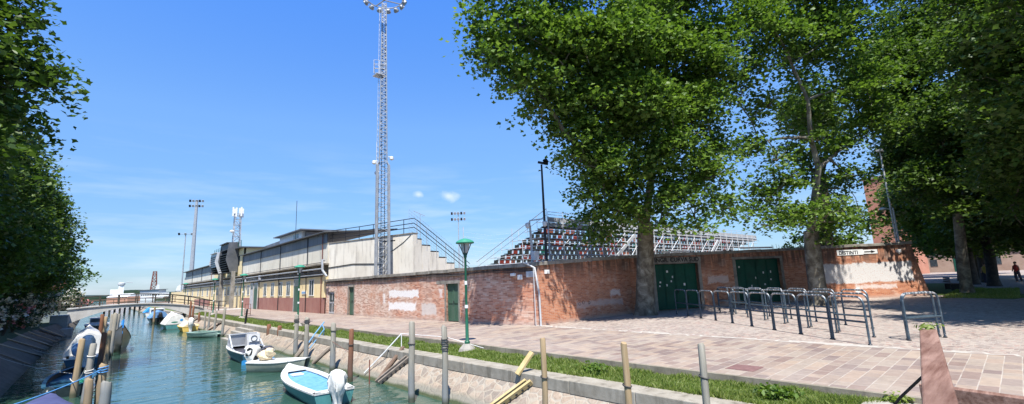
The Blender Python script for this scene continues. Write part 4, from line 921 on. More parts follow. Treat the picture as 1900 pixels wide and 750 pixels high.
# ---------------------------------------------------------------- grandstand building
st = thing('grandstand_building', 'long ochre and maroon grandstand building with stained parapet and grey cladding above', 'building')
X0 = 13.8
def part(nm, g, mat, par=None, **k): return g.build(nm, M[mat], par or st, **k)
def seg(nm, mat, y0, y1, z0, z1, x0=X0, d=.3): g = MB(); g.box(x0, y0, z0, x0+d, y1, z1); return part(nm, g, mat)
seg('dado', 'maroon', 37.6, 65.5, 0, 1.25, X0-.012, .1); seg('dado', 'maroon', 86, 101, 0, 1.0, X0-.012, .1)
seg('wall', 'yellow', 37.6, 118, -.05, 2.95); seg('wall', 'yellow', 118.0, 135, -.05, 2.5, X0, 9)
seg('pier', 'yellow', 37.55, 37.95, 1.26, 3.3, X0-.06, .1)
seg('service_band', 'grimy', 37.6, 118, 2.95, 3.9, X0+.22, .3)
seg('ledge', 'grimy', 37.3, 118, 3.86, 3.98, X0-.35, .9)
seg('string_course', 'parapet', 58.5, 84, 3.05, 3.5, X0-.05, .2)
seg('parapet', 'parapet', 37.4, 66, 3.98, 5.62, X0+.06, .25); seg('parapet', 'parapet', 84, 116, 3.98, 5.3, X0+.06, .25)
seg('parapet', 'yellow', 66, 84, 3.98, 7.5, X0+.02, .3)
seg('cladding', 'corr', 37.4, 65.8, 5.62, 6.42, X0+.0, .06); seg('cladding', 'corr', 86, 114, 5.3, 6.25, X0+.0, .06)
g = MB(); g.add([(13.45, 37.2, 6.46), (18.2, 33.9, 6.52), (19.2, 40, 6.8), (19.2, 66, 6.8), (13.45, 66, 6.46)]+[(13.45, 37.2, 6.54), (18.2, 33.9, 6.60), (19.2, 40, 6.88), (19.2, 66, 6.88), (13.45, 66, 6.54)],
    [(0, 1, 2), (0, 2, 3, 4), (5, 7, 6), (5, 9, 8, 7), (0, 5, 6, 1), (1, 6, 7, 2), (3, 8, 9, 4), (4, 9, 5, 0), (2, 7, 8, 3)]); part('roof', g, 'roofd')
g = MB(); g.box(13.4, 86, 6.28, 20, 115, 6.38); part('roof', g, 'roofd')
g = MB(); g.box(13.3, 65.6, 7.52, 21, 84, 7.66); part('roof', g, 'roofd')
g = MB(); g.box(13.9, 66, 3.9, 21, 84, 7.5); part('wall', g, 'yellow')
# back mass so that no light leaks through
g = MB(); g.box(14.1, 38.5, -.05, 22, 117.9, 3.85); part('wall', g, 'grimy')
# terrace seating mass (steps facing the pitch)
g = MB()
for k in range(8): g.box(16.2+k*.9, 37.5, 0, 17.1+k*.9, 65.9, 5.0-k*.5)
part('terrace', g, 'stand')
def window(y0, y1, z0=1.75, z1=2.72, x=X0, m='white', nb=1):
    g = MB(); t_ = .05
    g.box(x-.03, y0, z0, x+.02, y0+t_, z1); g.box(x-.03, y1-t_, z0, x+.02, y1, z1); g.box(x-.03, y0+t_, z1-t_, x+.02, y1-t_, z1); g.box(x-.05, y0-.04, z0-.05, x+.02, y1+.04, z0)
    for k in range(nb): yy = y0+(y1-y0)*(k+1)/(nb+1); g.box(x-.025, yy-.03, z0, x+.018, yy+.03, z1-t_)
    o = part('window', g, m); g = MB(); g.box(x-.012, y0+t_, z0, x-.004, y1-t_, z1-t_); g.build('pane', M['glass'], o)
for y0 in (40.1, 46.4, 48.8, 51.6, 54.4): window(y0, y0+1.15, 1.45, 2.75)
for y0 in (61.6, 63.7, 66.0, 68.1, 72.5, 74.6, 80.2, 84.0, 88, 92.5, 97, 103, 109): window(y0, y0+1.2, 1.6, 2.7)
for y0 in (67.6, 70.3, 73.0): window(y0, y0+1.9, 5.5, 6.6, X0+.02, 'dark', 1)
for (y0, y1, z1, mt, ds) in [(43.75, 45.15, 2.85, 'dgreen', 'tall green door'), (57.9, 59.4, 2.8, 'dgreen', 'far green door'), (59.9, 61.0, 2.8, 'pgrey', 'grey door'), (76.6, 78.0, 2.7, 'dgreen', 'door behind the stair pier')]:
    g = MB(); g.box(X0-.05, y0, .03, X0+.02, y1, z1*.78); g.box(X0-.058, (y0+y1)/2-.01, .03, X0-.048, (y0+y1)/2+.01, z1*.78); o = part('door', g, mt); o['label'] = ds
    g = MB(); g.box(X0-.045, y0, z1*.78+.03, X0+.02, y1, z1); g.build('fanlight', M['glass'], o)
    g = MB(); g.box(X0-.065, y0-.1, 0, X0-.02, y0-.001, z1+.08); g.box(X0-.065, y1+.001, 0, X0-.02, y1+.1, z1+.08); g.box(X0-.066, y0-.1, z1+.003, X0-.02, y1+.1, z1+.1); g.build('frame', M['pgrey'], o)
# pipes, ducts, downpipes
for (z, r_, x) in [(3.10, .05, 13.62), (3.28, .035, 13.6), (3.55, .06, 13.52), (4.05, .03, 13.5)]:
    g = MB(); g.tube([(x, 37.4, z), (x, 60, z+.05), (x, 84, z), (x, 116, z)], r_, 6); part('pipe', g, 'dark' if r_ < .05 else 'steel')
for y in (38.3, 41.9, 49.9, 57.2, 65.7, 69.6, 79.2, 86, 95, 105):
    g = MB(); g.tube([(13.72, y, .05), (13.72, y, 3.9), (13.76, y, 4.1), (13.76, y, 6.4)], .035, 6); part('downpipe', g, 'dark' if int(y) % 2 else 'rust')
g = MB(); g.tube([(13.6, 37.4, 4.2), (13.3, 37.0, 4.2), (13.3, 36.9, 3.4), (13.5, 36.5, 2.9)], .09, 8); part('duct', g, 'steel')
for y in np.arange(38, 60, 2.2):
    g = MB(); g.box(13.35, y, 3.42, 13.75, y+.06, 3.47); part('pipe_bracket', g, 'dark')
for (y, z) in [(42.8, 3.3), (56, 3.2), (62.5, 3.15)]:
    g = MB(); g.box(13.5, y, z, 13.78, y+.7, z+.5); part('air_unit', g, 'pgrey')
# rooftop press box with green balustrade
g = MB(); g.prism([(58.5, 7.66), (84, 7.66), (84, 8.6), (58.5, 9.0)], 'x', 19, 24); part('press_box', g, 'corr')
g = MB(); g.box(18.6, 59, 8.0, 23, 68, 9.1); part('press_box', g, 'white')
g = MB(); g.box(18.55, 60.2, 8.35, 18.62, 62.0, 8.85); part('press_window', g, 'glass')
g = MB(); g.box(18.0, 57.5, 9.1, 23.5, 69, 9.22); part('roof', g, 'corr')
for y in np.arange(66.2, 84, 1.6): g = MB(); g.tube([(13.6, y, 7.66), (13.6, y, 8.5)], .03, 5); part('railing_post', g, 'lgreen')
g = MB()
for z in (7.85, 8.0, 8.15, 8.3, 8.5): g.tube([(13.6, 66.1, z), (13.6, 84, z)], .018, 5)
part('railing', g, 'lgreen')
g = MB(); g.tube([(17, 56, 7), (17, 56, 12.3)], .03, 5); part('aerial', g, 'dark')
# outside stair boxes hanging over the walk
def stairbox(y0, y1, zt, zb, light):
    lab = 'pale topped stair box' if light else 'dark stair box'
    g = MB(); g.prism([(12.9, zb), (13.75, zb), (13.75, zt), (12.6, zt-.1), (12.35, zb+1.6)], 'y', y0, y0+.08); g.prism([(12.9, zb), (13.75, zb), (13.75, zt), (12.6, zt-.1), (12.35, zb+1.6)], 'y', y1-.08, y1)
    g.box(12.62, y0+.09, zt-(2.0 if light else .9), 12.70, y1-.09, zt-.081); g.box(12.38, y0+.09, zt-.08, 13.7, y1-.09, zt)
    o = part('stair_box', g, 'steelw' if light else 'roofd'); o['label'] = lab
    g = MB()
    for k in range(9):
        z = zb+.3*k; g.box(12.5+.0*k, y0+.1, z, 13.7, y1-.1, z+.06)
    g.build('tread', M['dark'], o)
stairbox(68.2, 73.2, 8.4, 4.5, False); stairbox(75.5, 79.8, 7.6, 4.6, True)
for y_ in (66.6, 73.6): g = MB(); g.box(12.8, y_, 0, 13.2, y_+.4, 4.6); part('stair_pier', g, 'coping')
t = thing('notice_board', 'small white and blue notice on the maroon and ochre wall', 'sign'); g = MB(); g.box(13.74, 41.9, 1.55, 13.79, 43.0, 1.85); g.build('board', M['white'], t); g = MB(); g.box(13.735, 41.95, 1.62, 13.739, 42.95, 1.72); g.build('stripe', M['sblue'], t)
# concrete end wall of the grandstand, steps and railings
E0, E1 = (13.95, 37.35), (16.45, 28.4)
g = MB()
ev = Vector((E1[0]-E0[0], E1[1]-E0[1], 0)); eL = ev.length; ev.normalize(); en = Vector((-ev.y, ev.x, 0))
def PE(u, v, off=0): p_ = Vector(E0+(0,))+ev*u+en*off; return (p_.x, p_.y, v)
wbox(g, PE, 0, eL, 0, 5.55, 0, .45); part('end_wall', g, 'stand')
g = MB(); wbox(g, PE, -.05, eL+.02, 5.553, 5.62, -.05, .5); part('end_coping', g, 'coping')
sd = Vector((.96, .28, 0))
for k in range(6):
    a_ = Vector(E1+(0,))+sd*(k*.92+.02); b_ = a_+sd*.88; zt = 5.15-k*.42
    n_ = Vector((-sd.y, sd.x, 0)); q = [a_, b_, b_+n_*3, a_+n_*3]
    g = MB(); g.add([(v.x, v.y, z) for z in (0, zt) for v in q], [(0, 3, 2, 1), (4, 5, 6, 7), (0, 1, 5, 4), (1, 2, 6, 5), (2, 3, 7, 6), (3, 0, 4, 7)]); part('terrace_step', g, 'stand')
    g = MB(); g.add([(v.x, v.y, z) for z in (zt+.003, zt+.09) for v in q], [(0, 3, 2, 1), (4, 5, 6, 7), (0, 1, 5, 4), (1, 2, 6, 5), (2, 3, 7, 6), (3, 0, 4, 7)]); part('step_edge', g, 'dark')
a_ = Vector(E1+(0,))
for z in (5.95, 6.25, 6.6):
    g = MB(); g.tube([PE(0, z, .1), PE(3.5, z, .1), PE(eL, z+.05, .1), tuple(a_+sd*.5+Vector((0, 0, z-.1))), tuple(a_+sd*6.6+Vector((0, 0, z-3.1)))], .028, 6); part('handrail', g, 'dark')
for u in np.arange(.3, eL, 1.6): g = MB(); g.tube([PE(u, 5.55, .1), PE(u, 6.63, .1)], .028, 6); part('handrail_post', g, 'dark')
for k in range(6): q = a_+sd*(.4+k*1.05); z = 5.2-k*.48; g = MB(); g.tube([(q.x, q.y, z-.3), (q.x, q.y, z+1.25)], .025, 6); part('handrail_post', g, 'steel')
g = MB()   # wire mesh screen above the steps
for k in range(9):
    q0 = a_+sd*.2+Vector((0, 0, 5.5+.24*k)); q1 = a_+sd*6.6+Vector((0, 0, 2.4+.24*k)); g.tube([q0+Vector((.1, 1, 0)), q1+Vector((.1, 1, 0))], .007, 4)
for k in range(22): q = a_+sd*(.2+k*.3)+Vector((.1, 1, 0)); z = 5.5-.1453*k; g.tube([(q.x, q.y, z), (q.x, q.y, z+1.95)], .008, 4)
part('wire_mesh', g, 'steel')
g = MB(); pts = [PE(eL-3.4, 4.0, -.02), PE(eL-2.2, 4.4, -.02), PE(eL-.9, 5.0, -.02), PE(eL-.2, 5.45, -.02)]; g.tube(pts, .02, 5); g.tube([PE(0, 3.6, -.03), PE(3, 3.75, -.03), PE(6, 3.6, -.03)], .03, 5); part('cable', g, 'dark')
t = thing('tv_aerial', 'thin TV aerial above the terrace steps', 'aerial', (18.3, 30.5, 0)); g = MB(); g.tube([(0, 0, 3), (0, 0, 7.35)], .02, 5); g.build('mast', M['steel'], t); g = MB(); g.tube([(-.5, .2, 7.6), (.35, -.15, 7.2)], .018, 5)
for k in range(5): q = -.4+k*.18; g.tube([(q, -.12+.2-.4*(q+.5)*0, 7.56-.45*(q+.5)-.0), (q+.02, .28, 7.56-.45*(q+.5))], .008, 4)
g.build('boom', M['steel'], t)
t = thing('net_posts', 'faint pitch net on thin posts behind the wall', 'net')
for (x, y) in [(25.2, 27.6), (30.5, 27.0), (20.7, 28.2)]: g = MB(); g.tube([(x, y, 2), (x, y, 6.2)], .03, 5); g.build('post', M['steelw'], t)
g = MB()
for k in range(9):
    z = 3+.34*k; g.tube([(20.7, 28.2, z+.1), (22.9, 27.9, z-.15), (25.2, 27.6, z+.1), (27.9, 27.3, z-.15), (30.5, 27.0, z+.1)], .0035, 3)
for k in range(28): x = 20.7+k*.35; g.tube([(x, 28.2-(x-20.7)*.122, 3), (x, 28.2-(x-20.7)*.122, 5.75)], .003, 3)
g.build('netting', M['steelw'], t)
# ---------------------------------------------------------------- lattice light mast in front
t = thing('floodlight_mast', 'very tall grey lattice floodlight mast rising behind the brick wall', 'floodlight mast', (14.95, 30.0, 0))
secs = [(0, .92), (10.6, .80), (10.9, .54), (17.8, .42), (23.6, .30)]
def wid(z):
    for (z0, w0), (z1, w1) in zip(secs[:-1], secs[1:]):
        if z <= z1: return w0+(w1-w0)*(z-z0)/(z1-z0)
    return secs[-1][1]
yaw = math.radians(-28); cyw, syw = math.cos(yaw), math.sin(yaw)
def MP(x, y, z): return (x*cyw-y*syw, x*syw+y*cyw, z)
for (sx, sy) in ((-1, -1), (1, -1), (1, 1), (-1, 1)):
    g = MB()
    for (z0, w0), (z1, w1) in zip(secs[:-1], secs[1:]): g.beam(MP(sx*w0/2, sy*w0/2, z0), MP(sx*w1/2, sy*w1/2, z1), .15 if z0 < 10.6 else .06, .15 if z0 < 10.6 else .06)
    g.build('leg', M['steel'], t)
g = MB(); z = .2; k = 0
while z < 23.4:
    st_ = wid(z)*.62; z1 = min(23.6, z+st_); a, b = wid(z)/2, wid(z1)/2; s_ = 1 if k % 2 else -1
    for q in range(4):
        c_, s__ = [(1, 0), (0, 1), (-1, 0), (0, -1)][q]
        def F(u, w_, zz): return MP(u*c_-w_*s__, u*s__+w_*c_, zz)
        g.beam(F(-a*s_, -a, z), F(b*s_, -b, z1), .028, .028); g.beam(F(-b, -b, z1), F(b, -b, z1), .024, .024)
    z = z1; k += 1
g.build('lattice', M['steel'], t)
g = MB()
for s_ in (-.12, .12): g.beam(MP(s_, 0, 0), MP(s_, 0, 23.6), .035, .035)
for z in np.arange(.3, 23.5, .33): g.beam(MP(-.12, 0, z), MP(.12, 0, z), .025, .025)
g.build('ladder', M['dark'], t)
g = MB()   # cage hoops on the canal face
for z in np.arange(11.2, 23, .42):
    w_ = wid(z)/2; g.tube([MP(-w_, -.1, z), MP(-w_-.18, -.16, z), MP(-w_-.18, .2, z), MP(-w_, .15, z)], .012, 4)
for yy in (-.16, .2): g.tube([MP(-wid(11)/2-.18, yy, 11.2), MP(-wid(23)/2-.18, yy, 23)], .012, 4)
g.build('ladder_cage', M['steelw'], t)
g = MB(); g.cbox(MP(-.32, 0, 17.6), (.75, .75, .05)); g.build('platform', M['steelw'], t)
g = MB()
for z in (18.0, 18.35, 18.65):
    for (a, b) in [((-.7, -.4), (.1, -.4)), ((-.7, .4), (.1, .4)), ((-.7, -.4), (-.7, .4))]: g.tube([MP(a[0], a[1], z), MP(b[0], b[1], z)], .02, 4)
for q in [(-.7, -.4), (-.7, .4), (-.3, -.4), (-.3, .4), (.1, -.4)]: g.tube([MP(q[0], q[1], 17.6), MP(q[0], q[1], 18.65)], .02, 4)
g.build('platform_rail', M['steelw'], t)
for (x, y, z) in [(-.62, -.25, 10.9), (-.45, .1, 10.2), (.6, 0, 11.3)]:
    g = MB(); g.tube([MP(x*.6, y, z), MP(x, y, z)], .03, 5); g.lathe(MP(x, y, z-.12), [(.03, -.14), (.15, -.08), (.16, .08), (.05, .16)], 10); g.build('camera_dome', M['white'], t, smooth=True)
g = MB(); g.tube([MP(-.45, 0, 10.6), MP(-.45, 0, 12.4)], .03, 5); g.build('antenna', M['white'], t)
g = MB(); ring = [(1.45*math.cos(a), 1.45*math.sin(a), 24.15) for a in np.linspace(0, 2*PI, 33)]; g.tube(ring, .05, 6); 
for k in range(4): a = k*PI/2; g.tube([(0, 0, 23.9), (1.45*math.cos(a), 1.45*math.sin(a), 24.15)], .05, 6)
g.build('lamp_ring', M['steel'], t)
for k in range(14):
    a = 2*PI*k/14; c_, s_ = math.cos(a), math.sin(a); g = MB(); g.lathe((0, 0, 0), [(.02, -.18), (.12, -.15), (.21, 0), (.22, .12), (.20, .14)], 12)
    R = Matrix.Rotation(a, 3, 'Z') @ Matrix.Rotation(math.radians(125), 3, 'Y'); g.v = [tuple(R @ Vector(v)+Vector((1.5*c_, 1.5*s_, 23.92))) for v in g.v]
    o = g.build('lamp', M['steel'], t, smooth=True)
    g = MB(); g.lathe((0, 0, 0), [(.01, .141), (.19, .142), (.19, .15), (.01, .151)], 12); g.v = [tuple(R @ Vector(v)+Vector((1.5*c_, 1.5*s_, 23.92))) for v in g.v]; g.build('lens', M['glass'], o)
# far masts
def far_mast(x, y, h, w_, yaw, lab, rows=2, per=5, base=0):
    t = thing('floodlight_mast', lab, 'floodlight mast', (x, y, 0), yaw); g = MB(); g.tube([(0, 0, 0), (0, 0, h)], [w_*.5, w_*.28], 8); g.build('pole', M['steel'], t, smooth=True)
    g = MB()
    for r_ in range(rows): g.tube([(-1.9, 0, h-.3-r_*1.7), (1.9, 0, h-.3-r_*1.7)], .09, 5)
    g.build('crossarm', M['steel'], t)
    for r_ in range(rows):
        for k in range(per):
            g = MB(); xx = -1.8+3.6*k/(per-1); g.cbox((xx, -.3, h-.3-r_*1.7), (.5, .35, .75), Matrix.Rotation(.4, 3, 'X')); g.build('lamp', M['dark'] if k % 3 == 0 else M['steel'], t)
    return t
far_mast(23.1, 179, 32.4, 1.5, -.4, 'tall pale floodlight mast far behind the grandstand')
far_mast(75.8, 105.5, 21.8, .35, -.7, 'slim floodlight mast far behind the pitch, next to the street lamp head')
far_mast(21.5, 185, 22, .5, -.4, 'thin distant mast just left of the tall pale one', rows=1, per=3)
def lattice(x, y, z0, z1, w0, w1, step, nm, lab, cat, mat, br=.05, parent=None):
    t = thing(nm, lab, cat, (x, y, z0)); g = MB(); H_ = z1-z0
    for (sx, sy) in ((-1, -1), (1, -1), (1, 1), (-1, 1)): g.beam((sx*w0/2, sy*w0/2, 0), (sx*w1/2, sy*w1/2, H_), br*1.6, br*1.6)
    g.build('leg', M[mat], t); g = MB(); n = int(H_/step)
    for k in range(n):
        za, zb = H_*k/n, H_*(k+1)/n; a = (w0+(w1-w0)*k/n)/2; b = (w0+(w1-w0)*(k+1)/n)/2; s_ = 1 if k % 2 else -1
        for q in range(4):
            c_, s__ = [(1, 0), (0, 1), (-1, 0), (0, -1)][q]; F = lambda u, w_, zz: (u*c_-w_*s__, u*s__+w_*c_, zz)
            g.beam(F(-a*s_, -a, za), F(b*s_, -b, zb), br, br); g.beam(F(-b, -b, zb), F(b, -b, zb), br, br)
    g.build('lattice', M[mat], t); return t
t = lattice(22.4, 114, 0, 19.0, 1.7, 1.1, 1.2, 'telecom_mast', 'lattice telecom mast with panel antennas behind the grandstand', 'telecom mast', 'steel', .09)
for k in range(6): a = k*PI/3; g = MB(); g.cbox((.95*math.cos(a), .95*math.sin(a), 19.2+.2*(k % 2)), (.28, .28, 2.0)); g.build('panel_antenna', M['white'], t)
g = MB(); g.lathe((-1.0, -.3, 15), [(.1, -.3), (.5, 0), (.1, .3)], 8); g.build('dish', M['white'], t)
# ---------------------------------------------------------------- scaffold stand with seats
t = thing('scaffold_stand', 'steel scaffold spectator stand with coloured seats above the brick wall', 'spectator stand')
XS0, XS1, YB = 18.9, 50.0, 17.6; NR = 9
def rowz(r_): return 5.0-.27*r_
def rowy(r_): return YB+.55+.68*r_
g = MB()
xs = np.arange(XS0, XS1, 1.25)
for x in xs:
    for y, zt in ((YB, 5.5), (YB+2.2, 4.3), (YB+4.4, 3.4)): g.tube([(x, y, 0), (x, y, zt)], .045 if y == YB else .03, 5)
for y, zt in ((YB, 5.5), (YB+2.2, 4.3)):
    for z in np.arange(2.9, zt, .45): g.tube([(XS0, y, z), (XS1, y, z)], .026, 4)
for i, x in enumerate(xs[:-1]):
    if i % 2 == 0: g.tube([(x, YB-.03, 2.8), (x+1.25, YB-.03, 3.9)], .026, 4); g.tube([(x+1.25, YB-.04, 2.8), (x, YB-.04, 3.9)], .026, 4)
    else: g.tube([(x, YB-.03, 3.9), (x+1.25, YB-.03, 4.8)], .026, 4)
for z in np.arange(3.0, 5.5, .45): g.tube([(XS0, YB, z), (XS0, YB+(5.6-z)*2.45, z)], .02, 4)
g.build('scaffold_frame', M['steelw'], t)
g = MB()
for r_ in range(NR): g.box(XS0, rowy(r_)-.34, rowz(r_)-.10, XS1, rowy(r_)+.1, rowz(r_)-.06)
g.build('deck', M['dark'], t)
g = MB(); g.box(XS0+.1, YB+.02, 4.93, XS1, YB+.05, 5.12); g.box(XS0+.1, YB+.02, 5.20, XS1, YB+.05, 5.48); g.build('back_board', M['steelw'], t)
g = MB()
for z in (5.62, 5.78): g.tube([(XS0, YB, z), (XS1, YB, z)], .015, 4)
for x in xs: g.tube([(x, YB, 5.4), (x, YB, 5.8)], .015, 4)
g.tube([(XS0-.1, YB, 5.95), (XS0-.1, YB+6.6, 3.3)], .02, 5); g.tube([(XS0-.1, YB, 5.6), (XS0-.1, YB+6.6, 2.95)], .015, 5)
for k in range(9): g.tube([(XS0-.1, YB+.8*k, 5.2-.32*k), (XS0-.1, YB+.8*k, 5.95-.32*k)], .015, 4)
g.build('guard_rail', M['steelw'], t)
for (a_, b_) in ((24.6, 27.4), (38., 40.6)): g = MB(); g.beam((a_, YB-.1, 2.9), (b_, YB-.1, 4.7), .08, .2); g.build('stair_flight', M['steelw'], t)
# seats: individual for the near rows, the rest as one part
sm = {}
def seat_shape(g, x, y, z): g.box(x-.17, y-.16, z-.02, x+.17, y+.18, z+.02); g.prism([(y-.19, z), (y-.16, z), (y-.19, z+.22), (y-.22, z+.20)], 'x', x-.17, x+.17)
for k_ in ('s_dark', 'red', 's_green', 's_orange'):
    g = MB(); seat_shape(g, 0, 0, 0); o = g.build('seat', M[k_], t); sm[k_] = o
rr = random.Random(8); cols = ['s_dark']*14+['red']*3+['s_green']*1+['s_orange']*2
cells = [(x, r_) for r_ in range(NR) for x in np.arange(XS0+.35, XS1-.2, .5)]
cells.sort(key=lambda c: c[0]-1.2*c[1]*0+abs(c[1]-2)*.1)
firsts = set()
for i, (x, r_) in enumerate(cells[:100]):
    k_ = rr.choice(cols)
    if k_ in firsts: o = sm[k_].copy(); C.link(o)
    else: o = sm[k_]; firsts.add(k_)
    o.location = (x, rowy(r_), rowz(r_))
for k_ in sm:
    if k_ not in firsts: bpy.data.objects.remove(sm[k_])
me_parts = {}
bgm = MB(); 
o_mats = list(dict.fromkeys(cols)); midx = []
for (x, r_) in cells[100:]:
    k_ = rr.choice(cols); n0 = len(bgm.f); seat_shape(bgm, x, rowy(r_), rowz(r_)); midx += [o_mats.index(k_)]*(len(bgm.f)-n0)
o = bgm.build('seat_rows', M[o_mats[0]], t); o['kind'] = 'stuff'
for k_ in o_mats[1:]: o.data.materials.append(M[k_])
o.data.polygons.foreach_set('material_index', midx)
# ---------------------------------------------------------------- bridge
t = thing('footbridge', 'low white arched footbridge over the canal with dark railings', 'bridge')
BY0, BY1 = 61.8, 64.6
def deck(x): s_ = (x-3.2); return 1.17-.0205*s_*s_*(1.0 if s_ > 0 else .42)
def soff(x): s_ = (x-3.4)/5.6; return .93-1.75*s_*s_
xs = np.linspace(-1.6, 9.0, 28); g = MB(); poly = [(x, deck(x)) for x in xs]+[(x, max(-1.4, min(soff(x), deck(x)-.16))) for x in xs[::-1]]
vs = []; n = len(xs)
for y in (BY0, BY1):
    vs += [(x, y, deck(x)) for x in xs]+[(x, y, max(-1.3, min(soff(x), deck(x)-.16))) for x in xs]
fs = []
for i in range(n-1):
    fs += [(i, i+1, n+i+1, n+i), (2*n+i, 3*n+i, 3*n+i+1, 2*n+i+1), (i, 2*n+i, 2*n+i+1, i+1), (n+i, n+i+1, 3*n+i+1, 3*n+i)]
fs += [(0, n, 3*n, 2*n), (n-1, 3*n-1, 4*n-1, 2*n-1)]
g.add(vs, fs); g.build('arch', M['bridge'], t)
g = MB(); vs = []
xs2 = np.linspace(-1.7, 9.3, 24)
for i, x in enumerate(xs2):
    vs += [(x, BY0-.1, deck(x)+.003), (x, BY1+.1, deck(x)+.003), (x, BY0-.1, deck(x)+.09), (x, BY1+.1, deck(x)+.09)]
fs = []
for i in range(len(xs2)-1): k = 4*i; fs += [(k, k+4, k+5, k+1), (k+2, k+3, k+7, k+6), (k, k+2, k+6, k+4), (k+1, k+5, k+7, k+3)]
g.add(vs, fs); g.build('deck', M['bridge'], t)
g = MB(); g.box(-14, BY0+.1, -1.4, -1.45, BY1-.1, .80); g.box(-2.6, 58.2, -1.4, -1.45, BY0+.1, .55); g.build('abutment', M['bridged'], t)
g = MB(); g.prism([(9.0, -1.4), (14, -1.4), (14, .01), (10.2, .05), (9.0, .45)], 'y', BY0+.02, BY1-.02); g.build('ramp', M['bridge'], t)
def dz(x): return deck(x)+.09 if -1.7 < x < 9.3 else (.85 if x < 0 else max(.05, .42-.25*(x-9.3)))
for y in (BY0+.02, BY1-.02):
    for x in np.arange(-9.5, 12.2, 1.45):
        g = MB(); g.box(x-.05, y-.05, dz(x)-.05, x+.05, y+.05, dz(x)+.98); g.build('post', M['barkd' if x < 5 else 'dark'], t)
    for hz, r_ in ((.95, .045), (.5, .03), (.2, .02)):
        g = MB(); pp = [(x, y, dz(x)+hz) for x in np.arange(-9.5, 12.2, .7)]; g.tube(pp, r_, 5); g.build('rail', M['barkd'], t)
    g = MB()
    for x in np.arange(-9.5, -1.5, .2): g.tube([(x, y, dz(x)+.08), (x, y, dz(x)+.92)], .012, 4)
    g.build('baluster', M['dark'], t)
# ---------------------------------------------------------------- near wooden railing (end of the bridge one stands on)
t = thing('wooden_railing', 'thick reddish wooden railing with a flat top, running in at the lower right', 'railing')
g = MB(); g.beam((2.2, .26, 1.20), (7.4, .84, 1.20), .155, .05); g.build('top_rail', M['rail'], t, bevel=.012)
g = MB(); g.beam((2.2, .26, .86), (7.2, .82, .86), .05, .13); g.beam((2.2, .26, .45), (7.2, .82, .45), .05, .13); g.build('lower_rail', M['rail'], t, bevel=.008)
for k, x in enumerate((3.4, 5.3, 7.2)):
    y = .26+(x-2.2)*.1115; g = MB(); g.box(x-.06, y-.06, -.6 if k < 2 else -.1, x+.06, y+.06, 1.172); g.build('post', M['rail'], t, bevel=.008)
g = MB(); g.beam((7.26, .79, .98), (7.60, .80, .70), .03, .05); g.tube([(7.3, .9, .75), (7.6, 1.25, .35), (7.9, 1.6, -.15)], .018, 6); g.build('brace', M['dark'], t)
t = thing('timber_kerb', 'reddish timber beam lying along the walk behind the railing', 'beam'); g = MB(); g.beam((8.92, 1.2, .16), (8.2, -2.0, .16), .16, .28); g.build('beam', M['rail'], t, bevel=.01); g = MB(); g.box(8.5, -.2, -.3, 8.66, 0, .02); g.build('bearer', M['plankb'], t)
g = MB(); g.box(1, -2.2, -.35, 8.4, .3, -.12)
struct('bridge_deck', g, M['plankb'])
o = None
r = np.random.default_rng(3); pts = np.array([[7.42, .84, 1.25]])+r.normal(size=(60, 3))*np.array([.05, .05, .02]); w_ = leaf_mesh('weed', pts, .06, M['grass'], None, seed=3, shape='blade'); tag(w_, 'tiny green weed sprouting at the end of the wooden rail', 'weed', kind='stuff')
pts = np.array([[9.28, 1.55, -.08]])+r.normal(size=(260, 3))*np.array([.07, .11, .05]); w_ = leaf_mesh('weed', pts, .08, M['grass'], None, seed=4, shape='blade'); tag(w_, 'leafy weed in the kerb joint beside the stone slab', 'weed', kind='stuff')
for (x, y, lab) in [(8.75, 6.9, 'dark leafy weed in the grass beside the yellow plank post'), (8.85, 3.1, 'clump of taller weed in the verge near the stone slab')]:
    pts = np.array([[x, y, -.1]])+r.normal(size=(420, 3))*np.array([.10, .14, .06]); tag(leaf_mesh('weed', pts, .10, M['leaf1'], None, seed=int(y*10), shape='blade'), lab, 'weed', kind='stuff')
# ---------------------------------------------------------------- mooring poles
PGRP = 'mooring poles in the canal'
def pole(x, y, ztop, r_, mat, lab, lean=(0, 0), bands=(), bmat='roped'):
    if x < 2: r_ *= .82
    t = thing('mooring_pole', lab, 'mooring pole', (x, y, -1.9), 0, PGRP); H_ = ztop+1.9; g = MB(); rr = random.Random(int(x*100+y*7))
    n = 7; pts = []; rs = []
    for k in range(n):
        s_ = k/(n-1); pts.append((lean[0]*s_*H_+rr.uniform(-.012, .012), lean[1]*s_*H_+rr.uniform(-.012, .012), H_*s_)); rs.append(r_*(1.12-.2*s_)*rr.uniform(.96, 1.04))
    pts.append((lean[0]*H_+r_*.1, lean[1]*H_, H_+.03)); rs.append(r_*.78)
    g.tube(pts, rs, 10); g.build('shaft', M[mat], t, smooth=True)
    for (zb, nn) in bands:
        g = MB()
        s_ = (zb+1.9)/H_; c_ = (lean[0]*s_*H_, lean[1]*s_*H_)
        for q in range(nn):
            zz = zb+1.9+q*.055; g.tube([(c_[0]+r_*1.12*math.cos(a), c_[1]+r_*1.12*math.sin(a), zz+.02*math.sin(a+q)) for a in np.linspace(0, 2*PI, 13)], .014, 5, cap=False)
        g.build('rope_turns', M[bmat], t)
